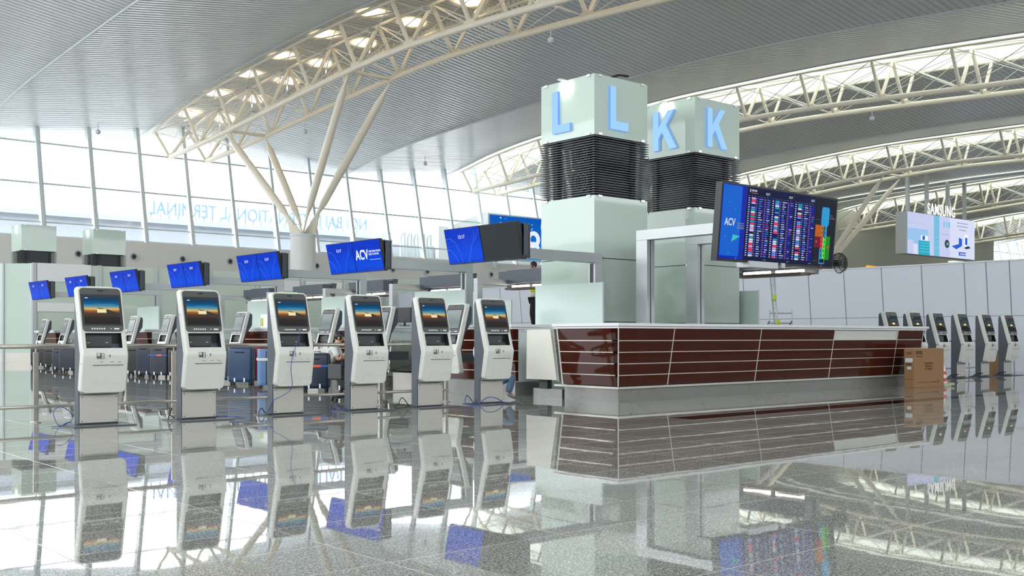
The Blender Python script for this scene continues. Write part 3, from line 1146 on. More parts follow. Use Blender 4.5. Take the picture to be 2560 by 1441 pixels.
GC = 'loose cables on the floor by the kiosks'
u, v = U_K[0], V_K
cable('network_cable', [(u - .22, v + .22, .02), (u - .28, v + .2, .03), (u - .42, v + .05, .012), (u - .47, v + .08, .16), (u - .38, v + .12, .215), (u - .26, v + .16, .15), (u - .24, v + .17, .06), (u - .40, v + .0, .015), (u - .52, v - .02, .012)], .004, M_CABB,
      'blue cable looping on the floor left of the leftmost front kiosk', 'cable', GC)
u = U_K[1]
cable('network_cable', [(u + .23, v + .1, .02), (u + .32, v + .05, .018), (u + .42, v - .02, .02), (u + .5, v - .05, .02)], .004, M_CABB,
      'short blue cable on the base plate of the second front kiosk', 'cable', GC)
cable('power_cable', [(u - .22, v + .2, .02), (u - .3, v + .18, .08), (u - .26, v + .18, .14), (u - .34, v + .1, .02), (u - .36, v + .05, .012)], .006, M_CABK,
      'black cable curling left of the second front kiosk', 'cable', GC)
u = U_K[2]
cable('network_cable', [(u + .03, v - .235, 1.05), (u - .02, v - .26, .92), (u - .09, v - .27, .75), (u - .10, v - .25, .58), (u - .06, v - .21, .42), (u - .07, v - .17, .32), (u - .16, v - .09, .24), (u - .22, v - .03, .20), (u - .235, v + .05, .1), (u - .26, v + .1, .014)], .004, M_CABB,
      'blue cable hanging down the front of the third kiosk', 'cable', GC)
cable('power_cable', [(u - .22, v + .2, .02), (u - .3, v + .15, .09), (u - .36, v + .1, .012), (u - .3, v + .0, .014), (u - .22, v + .04, .02)], .006, M_CABK,
      'black cable coiled left of the third front kiosk', 'cable', GC)
u = U_K[3]
cable('network_cable', [(u - .22, v + .2, .014), (u - .34, v + .14, .10), (u - .42, v + .1, .012), (u - .34, v + .02, .05), (u - .25, v + .05, .014), (u - .4, v + .2, .014)], .004, M_CABB,
      'thin blue cable tangle left of the fourth front kiosk', 'cable', GC)
u = U_K[4]
cable('power_cable', [(u - .22, v + .2, .014), (u - .34, v + .2, .14), (u - .46, v + .12, .05), (u - .56, v + .05, .012), (u - .3, v + .05, .014)], .006, M_CABK,
      'black cable arching left of the fifth front kiosk', 'cable', GC)
u = U_K[5]
cable('network_cable', [(u - .22, v + .15, .014), (u - .36, v + .1, .12), (u - .44, v + .05, .13), (u - .5, v - .02, .03), (u - .34, v - .1, .014), (u - .2, v - .12, .10), (u - .05, v - .14, .10), (u + .08, v - .18, .016), (u - .1, v - .22, .014)], .006, M_CABB,
      'blue cable heap around the foot of the sixth front kiosk', 'cable', GC)
for i, uu in enumerate((24.4, 25.65, 26.9)):
    cable('power_cable', [(uu - .2, v + .2, .014), (uu - .1, v + .1, .10), (uu - .04, v + .2, .03), (uu, v + .15, .09), (uu + .1, v + .05, .10), (uu + .05, v + .2, .03), (uu - .15, v, .014), (uu + .2, v + .1, .014)], .008, M_CABK,
          ['black cable tangle right of the kiosk behind the box', 'black cable tangle between second and third kiosks from the right', 'dark cable tangle left of the far right kiosk'][i], 'cable', GC)


# ------------------------------------------------------------------ steel rails
def rail(label, u0, u1, v, us, z_top=.885, z_low=.185):
    t = thing('steel_railing', label, 'railing', ((u0 + u1) / 2, v, 0))
    MB().tube((u0, v, z_top), (u1, v, z_top), .027, n=14).build('top_rail', M_RAIL, t, smooth=True)
    MB().tube((u0, v, z_low), (u1, v, z_low), .021, n=12).build('lower_rail', M_RAIL, t, smooth=True)
    for u in us:
        MB().box(u - .030, u + .030, v - .012, v + .012, 0, .815).tube((u, v, .80), (u, v, z_top), .010, n=8).tube((u, v, 0), (u, v, .012), .06, n=16).build('post', M_RAIL, t, bevel=.004)
    return t


rail('long polished steel rail with flat posts behind the front kiosks', 1.2, 9.85, 12.93, [2.2, 3.84, 5.50, 7.12, 8.62, 9.82])
rail('short steel rail behind the right-hand kiosks', 22.0, 28.45, 13.25, [22.0, 25.2, 28.4])

# ------------------------------------------------------------------ maroon information counter
cnt = thing('information_counter', 'long maroon panelled counter with white top in front of the lettered columns', 'counter', (16, 11.5, 0))
CU, CV, FL = 11.62, 11.03, 0.115
ZB, ZT = .245, 1.125


def off(z):
    return FL * (z - ZB) / (ZT - ZB)


rows = [ZB, .413, .588, .763, .938, ZT]
segs = [11.62, 12.74, 15.0, 17.25, 19.5, 20.5]
g = .006
for i in range(5):
    for r in range(5):
        z0, z1 = rows[r] + g, rows[r + 1] - g
        u0 = segs[i] + (g if i else 0)
        u1 = segs[i + 1] - g
        lean = lambda z, j: (-off(z) if j == 0 else off(z) * .35)    # the joints lean outwards, too
        a0, a1 = u0 + lean(z0, i), u1 + lean(z0, i + 1)
        b0, b1 = u0 + lean(z1, i), u1 + lean(z1, i + 1)
        white = (i == 3 and r == 4)
        MB().hexa([(a0, CV - off(z0) + (.03 if white else 0), z0), (a1, CV - off(z0) + (.03 if white else 0), z0), (a1, CV + .05, z0), (a0, CV + .05, z0)],
                  [(b0, CV - off(z1) + (.03 if white else 0), z1), (b1, CV - off(z1) + (.03 if white else 0), z1), (b1, CV + .05, z1), (b0, CV + .05, z1)]).build(
            'front_panel', mat('bare_white_backing', (0.62, 0.63, 0.60), 0.6) if white else M_MAROON, cnt, label='bare white backing where a panel is missing' if white else None)
# left return
for r in range(5):
    z0, z1 = rows[r] + g, rows[r + 1] - g
    MB().hexa([(CU - off(z0), CV - off(z0), z0), (CU + .05, CV, z0), (CU + .05, 12.22 + off(z0) * .2, z0), (CU - off(z0), 12.22 + off(z0) * .2, z0)],
              [(CU - off(z1), CV - off(z1), z1), (CU + .05, CV, z1), (CU + .05, 12.22 + off(z1) * .2, z1), (CU - off(z1), 12.22 + off(z1) * .2, z1)]).build('side_panel', M_MAROON, cnt)
st = MB()
for z in rows[1:5]:
    st.box(CU - off(z) - .004, 20.5, CV - off(z) - .004, CV + .04, z - .0065, z + .0065)
    st.box(CU - off(z) - .004, CU + .04, CV - off(z), 12.24, z - .0065, z + .0065)
for i, u in enumerate(segs):
    w = .009
    if i == 0:
        st.path([(CU, CV, ZB), (CU - FL, CV - FL, ZT)], .010, 6)
    else:
        d = off(ZT) * .35
        st.hexa([(u - w, CV - .004, ZB), (u + w, CV - .004, ZB), (u + w, CV + .03, ZB), (u - w, CV + .03, ZB)],
                [(u - w + d, CV - FL - .004, ZT), (u + w + d, CV - FL - .004, ZT), (u + w + d, CV + .03, ZT), (u - w + d, CV + .03, ZT)])
st.build('joint_strips', M_STRIP, cnt)
MB().box(CU + .05, 20.45, CV + .05, 11.85, .21, 1.12).box(CU + .05, 12.45, 11.8, 12.22, .21, 1.12).build('carcass', M_ALUD, cnt)
MB().hexa([(CU - .01, 12.22, ZB), (CU + .6, 12.22, ZB), (CU + .6, 12.25, ZB), (CU - .01, 12.25, ZB)],
          [(CU - FL, 12.24, ZT), (CU + .6, 12.24, ZT), (CU + .6, 12.27, ZT), (CU - FL, 12.27, ZT)]).build('end_plate', M_STEELG, cnt)
tp = MB()
for (e0, z0, z1) in ((.0, 1.125, 1.155), (.03, 1.160, 1.205)):
    a = FL + .01 + e0
    tp.prism([(CU - a, CV - a), (20.66 + e0, CV - a), (20.66 + e0, 11.95), (12.52, 11.95), (12.52, 12.30 + e0), (CU - a, 12.30 + e0)], 'z', z0, z1)
tp.prism([(CU - FL, CV - FL), (20.6, CV - FL), (20.6, 11.9), (12.5, 11.9), (12.5, 12.28), (CU - FL, 12.28)], 'z', 1.155, 1.160)
tp.build('worktop', M_TOP, cnt)
MB().prism([(CU - .02, CV - .02), (20.5, CV - .02), (20.5, 11.9), (12.5, 11.9), (12.5, 12.42), (CU - .02, 12.42)], 'z', .205, .238).build('base_trim', M_STRIP, cnt)
pl = MB()
pl.prism([(CU + .02, CV + .02), (20.2, CV + .02), (20.2, 11.85), (12.4, 11.85), (12.4, 12.22), (CU + .02, 12.22)], 'z', 0, .205)
pl.build('steel_plinth', M_PLINTH, cnt)

# access door between the counter and the first check-in desk
d = thing('counter_gate', 'blank cream gate panel standing between the maroon counter and the desk', 'gate', (11.7, 12.9, 0))
MB().hexa([(11.64, 12.40, .30), (11.68, 12.40, .30), (11.68, 13.14, .30), (11.64, 13.14, .30)],
          [(11.53, 12.44, 1.115), (11.57, 12.44, 1.115), (11.57, 13.00, 1.115), (11.53, 13.00, 1.115)]).build('panel', M_CREAMP, d)
MB().hexa([(11.63, 12.33, .28), (11.70, 12.33, .28), (11.70, 12.37, .28), (11.63, 12.37, .28)], [(11.52, 12.34, 1.12), (11.59, 12.34, 1.12), (11.59, 12.39, 1.12), (11.52, 12.39, 1.12)]).build('frame', M_PLINTH, d)
MB().box(11.85, 12.3, 12.5, 13.2, 0, .14).build('plinth', M_PLINTH, d)
MB().box(11.80, 11.90, 12.80, 13.0, .14, .34).build('bracket', M_ALUD, d)


# ------------------------------------------------------------------ check-in desks, belts and screens along the island
def desk(label):
    t = thing('check_in_desk', label, 'desk', (0, 0, 0), 0, 'maroon fronted check-in desks along the island')
    L = 1.95
    for r in range(5):
        z0, z1 = rows[r] + g, rows[r + 1] - g
        MB().hexa([(-off(z0), -off(z0) * .3, z0), (.05, 0, z0), (.05, L, z0), (-off(z0), L, z0)],
                  [(-off(z1), -off(z1) * .3, z1), (.05, 0, z1), (.05, L, z1), (-off(z1), L, z1)]).build('front_panel', M_MAROON, t)
    s_ = MB()
    for z in rows[1:5]:
        s_.box(-off(z) - .004, .04, -.03, L, z - .0065, z + .0065)
    s_.build('joint_strips', M_STRIP, t)
    MB().box(.05, .70, 0.0, L, .20, 1.10).build('carcass', M_MULL, t)
    MB().box(-.16, .78, -.06, L + .06, 1.125, 1.155).box(-.18, .80, -.08, L + .08, 1.16, 1.205).build('worktop', M_TOP, t)
    MB().box(-.02, .7, 0, L, 0, .235).build('plinth', M_PLINTH, t)
    return t


def belt(label):
    t = thing('baggage_belt', label, 'conveyor', (0, 0, 0), 0, 'steel baggage belts between the desks')
    W = 1.05
    MB().prism([(0, 0), (1.4, 0), (1.4, .55), (.5, .42), (0, .30)], 'y', 0, W).build('base', M_STEELG, t)
    for y in (0, W - .04):
        MB().prism([(-.12, .30), (1.42, .52), (1.42, .92), (-.02, .92), (-.06, .85)], 'y', y, y + .04).build('side_wall', M_STEEL, t)
        MB().box(-.08, 1.42, y - .02, y + .06, .90, .93).build('edge_cap', M_RAIL, t)
    MB().prism([(-.02, .34), (.5, .45), (1.4, .56), (1.4, .58), (.5, .47), (-.02, .36)], 'y', .05, W - .05).build('rubber_belt', M_BLACK, t)
    return t


ORD = ['nearest', 'second nearest', 'third nearest', 'fourth nearest', 'fifth nearest', 'sixth nearest', 'seventh nearest', 'farthest']
PIT = 3.9
dk = desk('maroon check-in desk nearest the cream gate panel')
dk.location = (11.66, 13.42, 0)
bl = belt('steel baggage belt beside the nearest maroon desk')
bl.location = (11.75, 16.15, 0)
gs = thing('glass_screen', 'frosted mint glass screen before the L column, nearest', 'screen', (0, 0, 0), 0, 'frosted glass screens behind the check-in desks')
MB().box(0, .03, 0, 1.72, 0.02, 1.95).build('pane', M_MINT2, gs)
MB().box(-.005, .035, -.03, 0, 0, 1.955).build('edge_profile', M_MULL, gs)
gs.location = (13.22, 12.95, 0)
for k in range(1, 7):
    dup(dk, (11.66, 13.42 + PIT * k, 0), 0, 'maroon check-in desk, %s to the camera along the island' % ORD[k])
    if k < 6:
        dup(bl, (11.75, 16.15 + PIT * k, 0), 0, 'steel baggage belt, %s to the camera along the island' % ORD[k])
    dup(gs, (13.22, 12.95 + .0 + 3.86 * k, 0), 0, 'frosted mint glass screen, %s along the left side of the island' % ORD[k])
dup(gs, (18.05, 13.2, 0), 0, 'frosted glass screen right of the K column')
dup(gs, (18.05, 17.1, 0), 0, 'frosted glass screen on the far side of the island behind the L column')
dup(gs, (18.05, 21.0, 0), 0, 'frosted glass screen on the far side of the island')


# twin monitors on gantries
def twin(label, kind):
    """origin at the near lower corner; runs towards +y; faces -x, tilted down"""
    t = thing('twin_monitor', label, 'monitor', (0, 0, 0), 0, 'pairs of blue monitors above the check-in desks')
    Lm, H = 0.965, .60
    tl = .13                                   # top leans towards -x

    def P(y, z, o):
        return (-tl * z / H - o, y, z)
    sl = MB()
    for j in (0, 1):
        y0, y1 = j * Lm + .006, (j + 1) * Lm - .006
        sl.hexa([P(y0, 0, 0), P(y0, 0, -.07), P(y1, 0, -.07), P(y1, 0, 0)][::1], [P(y0, H, 0), P(y0, H, -.07), P(y1, H, -.07), P(y1, H, 0)])
    sl.build('casing', M_BLACK, t)
    for j in (0, 1):
        y0, y1 = j * Lm + .012, (j + 1) * Lm - .012
        dark = (kind == 'dark' and j == 0)
        q = MB().quad(P(y1, .012, .003), P(y0, .012, .003), P(y0, H - .012, .003), P(y1, H - .012, .003))
        m_ = M_BLUES
        if dark:
            m_ = mat('switched_off_screen', (0.016, 0.022, 0.027), 0.3, spec=0.15)
        scr = q.build('display', m_, t, label='switched off dark display' if dark else None)
        if not dark:
            w = MB()
            cc = (y0 + y1) / 2
            if kind == 'acv' and j == 0:
                Mx = Matrix.Translation(P(y1 - .06, .24, .008)) @ Matrix.Rotation(-PI / 2, 4, 'Z') @ Matrix.Rotation(PI / 2 + math.atan2(tl, H), 4, 'X')
                w.text('ACV', .26, Mx, .002, 0, bold=.006, sx=.85)
                M2 = Matrix.Translation(P(y1 - .52, .36, .008)) @ Matrix.Rotation(-PI / 2, 4, 'Z') @ Matrix.Rotation(PI / 2 + math.atan2(tl, H), 4, 'X')
                w.text('CANG HANG KHONG\nQUOC TE NOI BAI', .055, M2, .002, 0, sx=.75)
                w.quad(P(y1 - .52, .22, .008), P(y0 + .04, .22, .008), P(y0 + .04, .226, .008), P(y1 - .52, .226, .008), 0)
            else:
                Mx = Matrix.Translation(P(cc + .12, .42, .008)) @ Matrix.Rotation(-PI / 2, 4, 'Z') @ Matrix.Rotation(PI / 2 + math.atan2(tl, H), 4, 'X')
                w.text('12:17', .085, Mx, .002, 0)
                for (c0, pts) in enumerate(([(0, .42), (.12, .44), (.25, .36), (.35, .2), (.38, .02)], [(0, .26), (.1, .24), (.22, .12), (.28, .02)],
                                            [(.93, .55), (.84, .42), (.66, .24), (.58, .02)], [(.8, .58), (.79, .44), (.68, .28), (.54, .02)])):
                    for (a, b_) in zip(pts, pts[1:]):
                        w.quad(P(y1 - a[0], a[1] - .004, .006), P(y1 - b_[0] + .004, b_[1], .006), P(y1 - b_[0] - .004, b_[1] + .004, .006), P(y1 - a[0], a[1] + .008, .006), 1)
            w.build('screen_picture', [M_TXT, M_WAVE], t)
    MB().box(.0, .10, -.02, 2 * Lm * .999, .06, H - .03).build('rear_box', M_KSIDE, t)
    MB().box(.0, .14, -.015, .02, .02, H - .04).build('end_bracket', mat('dark_bracket', (0.03, 0.03, 0.035), 0.4), t)
    return t


mon_v = [12.70, 16.63, 20.58, 24.5, 28.55, 32.4, 36.1]
mon_l = ['blue and dark twin monitor, largest, nearest the glass columns', 'blue twin monitor with white letters, second from the right',
         'all blue twin monitor left of the branching column', 'blue twin monitor above the second front kiosk, fourth from the right',
         'blue twin monitor right of the leftmost kiosk head, fifth from the right', 'small blue twin monitor left of the leftmost front kiosk head',
         'farthest and smallest blue twin monitor at the left']
tm = {'dark': twin(mon_l[0], 'dark'), 'acv': twin(mon_l[1], 'acv'), 'blue': twin(mon_l[2], 'blue')}
tm['dark'].location = (11.18, mon_v[0], 2.245)
tm['acv'].location = (11.18, mon_v[1], 2.245)
tm['blue'].location = (11.18, mon_v[2], 2.245)
for k in range(3, 7):
    dup(tm['blue'], (11.18, mon_v[k], 2.245), 0, mon_l[k])


def gantry(label, zt=2.48):
    t = thing('monitor_gantry', label, 'frame', (0, 0, 0), 0, 'grey metal gantries carrying the monitors')
    MB().box(-2.25, .09, -.09, .09, zt - .17, zt).build('beam', M_ALU, t, bevel=.004)
    MB().box(-.09, .09, -.09, .09, 0, zt - .17).build('post', M_ALU, t, bevel=.004)
    MB().box(-.094, -.09, -.04, .04, .05, zt - .19).build('cable_channel', M_ALUD, t)
    return t


gn = gantry('grey metal gantry arm holding the blue and dark monitor pair')
gn.location = (13.42, 13.30, 0)
for k in range(1, 7):
    dup(gn, (13.42, mon_v[k] + .35, 0), 0, 'grey metal gantry arm, %s, on the left side of the island' % ORD[k])
gk_lab = ['grey gantry arm under the flight board on the far side of the island', 'grey gantry arm just behind the K column on the far side',
          'grey gantry arm behind the sixth kiosk on the far side of the island', 'grey gantry arm behind the fifth kiosk on the far side', 'grey gantry arm behind the fourth kiosk on the far side',
          'small grey gantry arm on the far side, second farthest', 'farthest grey gantry arm on the far side of the island']
GKV = [14.8, 18.7, 22.6, 26.7, 30.6, 34.5, 38.4]
gk = gantry(gk_lab[0], 2.60)
gk.location = (18.25, GKV[0], 0)
gk.rotation_euler = (0, 0, PI)
for k, v in enumerate(GKV[1:]):
    dup(gk, (18.25, v, 0), PI, gk_lab[k + 1])


def service_box(label):
    t = thing('service_monitor', label, 'monitor', (0, 0, 0), 0, 'dark monitor backs with strip lamp on the far side of the island')
    MB().prism([(0.0, .45), (.10, .45), (.20, 1.0), (.0, 1.0)], 'y', 0, 2.2).build('casing', M_KSIDE, t)
    MB().box(-.35, .0, .05, 2.15, .60, .94).build('equipment_box', M_KSIDE, t)
    MB().box(-.42, -.05, .10, 1.80, .42, .48).build('lamp_tray', mat('tray_brown', (0.10, 0.07, 0.05), 0.4), t)
    MB().tube((-.22, .15, .52), (-.22, .85, .52), .03, n=8).tube((-.22, 1.0, .52), (-.22, 1.7, .52), .03, n=8).build('strip_lamp', M_TUBE, t)
    return t


sb = service_box('dark monitor back with strip lamp, under the flight board')
sb.location = (19.55, 12.8, 1.88)
sl_ = ['x', 'dark monitor back where the man with yellow vest works', 'dark monitor back with strip lamp, above the fifth kiosk',
       'dark monitor back with strip lamp, above the fourth kiosk', 'dark monitor back with strip lamp, above the third kiosk', 'farthest dark monitor back on the far side']
for k, v in enumerate((20.7, 24.5, 28.6, 32.4, 36.3)):
    dup(sb, (19.55, v, 1.88), 0, sl_[k + 1])

# grey portal frames carrying the flight board
for (u, lab) in ((14.02, 'left grey portal frame carrying the flight board, standing behind the counter'), (15.40, 'right grey portal frame behind the flight board')):
    t = thing('board_portal', lab, 'frame', (u, 12.6, 0), 0, 'grey portal frames of the flight board')
    MB().box(u - .10, u + .10, 10.75, 12.78, 2.70, 2.88).build('beam', M_ALU, t, bevel=.004)
    MB().box(u - .10, u - .02, 12.52, 12.78, 0, 2.70).box(u + .02, u + .10, 12.52, 12.78, 0, 2.70).build('post', M_ALU, t, bevel=.004)
    MB().box(u - .02, u + .02, 12.56, 12.74, 0, 2.70).build('cable_channel', M_ALUD, t)

# ------------------------------------------------------------------ flight information board
fb = thing('flight_board', 'wide five-screen flight information board with blue departure lists', 'screen', (15.0, 10.5, 2.2))
BU = [13.42, 14.06, 14.71, 15.36, 16.01, 16.66]
BZ0, BZ1 = 2.235, 3.435


def bp(u, z, o=0.0):                          # top leans towards the viewer side
    return (u, 10.58 - .11 * (z - BZ0) / (BZ1 - BZ0) - o, z)


c_ = MB()
c_.hexa([bp(BU[0] - .02, BZ0 - .02, 0), bp(BU[5] + .02, BZ0 - .02, 0), bp(BU[5] + .02, BZ0 - .02, -.12), bp(BU[0] - .02, BZ0 - .02, -.12)],
        [bp(BU[0] - .02, BZ1 + .02, 0), bp(BU[5] + .02, BZ1 + .02, 0), bp(BU[5] + .02, BZ1 + .02, -.12), bp(BU[0] - .02, BZ1 + .02, -.12)])
c_.build('casing', M_BLACK, fb)
EM = {n: emis('board_' + n, lin(c), s) for n, c, s in (
    ('navy', (10, 18, 60), 1.0), ('row', (8, 24, 120), 1.0), ('row2', (10, 30, 150), 1.0), ('white', (205, 212, 225), 1.0), ('red', (225, 60, 80), 1.0), ('teal', (35, 150, 170), 1.0),
    ('pink', (205, 160, 215), 1.0), ('blue', (100, 135, 230), 1.0), ('orange', (185, 115, 45), 1.0), ('green', (25, 135, 30), 1.0), ('lime', (90, 215, 70), 1.0), ('maroon', (105, 22, 38), 1.0),
    ('sky', (40, 150, 205), 1.0), ('brown', (175, 92, 35), 1.0), ('bluepanel', (10, 95, 205), 1.0), ('bluedark', (8, 35, 165), 1.0), ('mint', (60, 190, 190), 1.0), ('grey', (120, 130, 160), 1.0), ('dark', (22, 27, 42), 1.0))}
EN = list(EM)
EL = [EM[n] for n in EN]


def er(m, u0, u1, z0, z1, name, o=.006):
    m.quad(bp(u0, z0, o), bp(u1, z0, o), bp(u1, z1, o), bp(u0, z1, o), EN.index(name))


def btext(m, body, size, u, z, name, sx=1, bold=0, o=.010):
    M = Matrix.Translation(bp(u, z, o)) @ Matrix.Rotation(PI / 2 + .0915, 4, 'X')
    m.text(body, size, M, .001, EN.index(name), sx=sx, bold=bold)


# screen 1: blue panel
s1 = MB()
er(s1, BU[0] + .01, BU[1] - .01, BZ0 + .01, BZ1 - .01, 'bluedark', .004)
er(s1, BU[0] + .02, BU[1] - .13, BZ0 + .06, BZ1 - .02, 'bluepanel', .006)
btext(s1, 'ACV', .16, BU[0] + .10, 2.78, 'white', .85, .004)
for z in (2.82, 2.79, 2.76, 2.735):
    er(s1, BU[0] + .42, BU[1] - .04, z, z + .012, 'grey', .010)
s1.add([bp(BU[0] + .30, 2.52, .010), bp(BU[0] + .52, 2.62, .010), bp(BU[0] + .33, 2.64, .010)], [(0, 1, 2)], EN.index('mint'))
for (a, z) in ((.16, 3.13), (.31, 3.02), (.12, 2.58), (.22, 2.32), (.42, 2.25)):
    s1.add([bp(BU[0] + a, z, .010), bp(BU[0] + a + .05, z + .01, .010), bp(BU[0] + a + .03, z + .035, .010)], [(0, 1, 2)], EN.index('sky'))
s1.build('display', EL, fb)
random.seed(11)
COLS = ['white', 'white', 'white', 'red', 'red', 'teal', 'teal', 'pink', 'blue']
for j in (1, 2, 3):
    a0, a1 = BU[j] + .010, BU[j + 1] - .010
    m = MB()
    er(m, a0, a1, BZ0 + .01, BZ1 - .01, 'navy', .004)
    btext(m, '12:17', .055, a1 - .155, BZ1 - .105, 'white', .9, .001)
    if j == 1:
        btext(m, 'NOI BAI', .045, a0 + .09, BZ1 - .075, 'white', .9, .001)
        er(m, a0 + .05, a0 + .07, BZ1 - .09, BZ1 - .04, 'white', .008)
        er(m, a0 + .09, a0 + .26, BZ1 - .105, BZ1 - .096, 'orange', .008)
    for q in range(7):
        er(m, a0 + .02 + q * .082, a0 + .02 + q * .082 + .035, BZ1 - .15, BZ1 - .142, 'grey', .008)
    n = 26
    ztop, zbot = BZ1 - .165, BZ0 + .075
    h = (ztop - zbot) / n
    for r in range(n):
        z0 = ztop - (r + 1) * h
        if r % 2 == 0:
            er(m, a0 + .01, a1 - .01, z0, z0 + h * .98, 'row', .0055)
        if r % 2 == 1:
            er(m, a1 - .17, a1 - .03, z0, z0 + h * .9, 'row2', .0058)
        zc = z0 + h * .32
        hh = h * .34
        er(m, a0 + .025, a0 + .065, zc, zc + hh, 'white', .008)
        cc = random.choice(COLS)
        if random.random() < .9:
            er(m, a0 + .11, a0 + .215, z0 + h * .08, z0 + h * .92, cc, .008)
        er(m, a0 + .225, a0 + .265, zc, zc + hh, 'grey', .008)
        w = random.uniform(.05, .12)
        er(m, a0 + .31, a0 + .31 + w, zc, zc + hh, 'white' if random.random() < .5 else 'blue', .008)
        er(m, a0 + .455, a0 + .495, zc, zc + hh, 'orange', .008)
        if j == 1 or random.random() < .3:
            er(m, a0 + .535, a0 + .535 + random.uniform(.05, .085), zc, zc + hh, random.choice(['grey', 'red', 'blue', 'white', 'teal']), .008)
    er(m, a1 - .09, a1 - .03, BZ0 + .03, BZ0 + .042, 'grey', .008)
    m.build('display', EL, fb)
m = MB()
a0, a1 = BU[4] + .010, BU[5] - .010
er(m, a0, a1, BZ0 + .01, BZ1 - .01, 'dark', .004)
er(m, a0 + .18, a0 + .42, 2.97, 3.24, 'sky', .008)
er(m, a0 + .20, a0 + .40, 2.94, 3.27, 'sky', .0082)
er(m, a0 + .02, a0 + .21, 2.75, 2.955, 'brown', .006)
er(m, a0 + .02, a0 + .20, 2.56, 2.75, 'maroon', .006)
er(m, a0 + .34, a0 + .50, 2.36, 2.77, 'green', .006)
for (x, col) in ((a0 + .20, 'orange'), (a0 + .30, 'sky')):
    er(m, x, x + .075, 2.75, 2.95, col, .008)
er(m, a0 + .20, a0 + .275, 2.55, 2.75, 'red', .008)
er(m, a0 + .19, a0 + .265, 2.36, 2.55, 'sky', .008)
er(m, a0 + .275, a0 + .36, 2.37, 2.75, 'lime', .008)
for i in range(7):
    z = 2.41 + i * .078
    er(m, a0 + .222, a0 + .242, z, z + .045, 'navy', .010)
    er(m, a0 + .31, a0 + .33, z, z + .045, 'navy', .010)
er(m, a0 + .19, a0 + .36, 2.28, 2.30, 'sky', .009)
er(m, a0 + .19, a0 + .205, 2.28, 2.37, 'sky', .009)
er(m, a0 + .345, a0 + .36, 2.28, 2.37, 'sky', .009)
er(m, a0 + .26, a0 + .285, 2.235, 2.265, 'red', .009)
er(m, a0 + .05, a0 + .09, 2.64, 2.68, 'red', .010)
er(m, a0 + .42, a0 + .46, 2.56, 2.60, 'red', .010)
btext(m, 'You\nare here', .045, a0 + .44, 3.12, 'grey')
for z in (3.04, 2.33):
    er(m, a0 + .01, a0 + .14, z, z + .004, 'grey', .007)
m.build('display', EL, fb)
MB().box(14.2, 15.0, 10.55, 10.8, 2.14, 2.24).box(15.1, 15.2, 10.55, 10.8, 2.16, 2.24).build('mounting_rail', M_ALU, fb)
# wire guard behind the board end
fg = MB()
fx, fy = at(2098, 19.6)
fz = 2.36
for i in range(13):
    a = -PI / 2 + PI * i / 12
    fg.path([(fx + .19 * math.cos(b_) * math.sin(a), fy - .13 * math.sin(b_), fz + .19 * math.cos(a) * math.cos(b_)) for b_ in [-PI / 2 + PI * q / 8 for q in range(9)]], .005, 5)
    fg.path([(fx - .19 * math.cos(b_) * math.sin(a), fy - .13 * math.sin(b_), fz - .19 * math.cos(a) * math.cos(b_)) for b_ in [0, PI / 4, PI / 2]], .005, 5)
for rr in (.05, .10, .15, .19):
    fg.ring((fx, fy - .13 * math.sqrt(max(0, 1 - (rr / .19) ** 2)), fz), (0, 1, 0), rr - .006, rr + .004, .01, 28)
fg.ring((fx, fy + .05, fz), (0, 1, 0), .0, .06, .14, 14)
fg.tube((fx, fy + .08, fz), (16.5, 10.72, fz), .022, n=8)
f_ = fg.build('pedestal_fan', M_BLACK)
tag(f_, 'black wire fan guard peeking out right of the flight board', 'fan')

# ------------------------------------------------------------------ white hoarding on the right
HB, HT = 30.62, 30.28
h_ = MB()
h_.hexa([(HB, 8, 0), (HB + .12, 8, 0), (HB + .12, 46, 0), (HB, 46, 0)], [(HT, 8, 3.15), (HT + .12, 8, 3.15), (HT + .12, 46, 3.15), (HT, 46, 3.15)])
hw_ = struct(h_.build('wall_hoarding', M_HOARD))
j_ = MB()


def hx(z):
    return HB + (HT - HB) * z / 3.15


vv = [9.57, 10.89, 12.21, 13.53, 14.2, 14.85] + [14.85 + 1.32 * i for i in range(1, 23)]
for v in vv:
    j_.hexa([(HB - .006, v - .011, 0), (HB + .02, v - .011, 0), (HB + .02, v + .011, 0), (HB - .006, v + .011, 0)],
            [(HT - .006, v - .011, 3.15), (HT + .02, v - .011, 3.15), (HT + .02, v + .011, 3.15), (HT - .006, v + .011, 3.15)])
j_.box(hx(1.6) - .006, hx(1.6) + .02, 8, 46, 1.59, 1.605)
j_.build('panel_joints', M_JOINT, hw_)
MB().box(HT - .03, HT + .15, 8, 46, 3.15, 3.19).build('top_rail', M_MULL, hw_)

# hanging advertising screen
hs_ = thing('hanging_screen', 'hanging wide pale advertising screen with white brand letters on top', 'screen', (86, 44, 7.7))
SU0, SU1, SZ0, SZ1, SV = 80.2, 91.7, 7.75, 11.15, 44.0
MB().box(SU0 - .25, SU1 + .05, SV + .02, SV + .9, SZ0, SZ1).build('cabinet', mat('screen_cabinet', (0.45, 0.48, 0.50), 0.5), hs_)
HE = {n: emis('hang_' + n, lin(c), 1.0) for n, c in (('lav', (196, 204, 238)), ('sky', (150, 195, 235)), ('teal', (25, 170, 195)), ('aqua', (110, 190, 220)), ('pale', (215, 220, 245)), ('blue', (20, 90, 205)), ('ink', (30, 50, 70)), ('white', (240, 243, 250)), ('grey', (150, 155, 185)), ('green', (120, 235, 200)))}
HN = list(HE)
m = MB()


def hr(x0, x1, z0, z1, n, o=.0):
    U = lambda x: SU0 + (SU1 - SU0) * x
    Z = lambda z: SZ0 + (SZ1 - SZ0) * z
    m.quad((U(x0), SV - o, Z(z0)), (U(x1), SV - o, Z(z0)), (U(x1), SV - o, Z(z1)), (U(x0), SV - o, Z(z1)), HN.index(n))


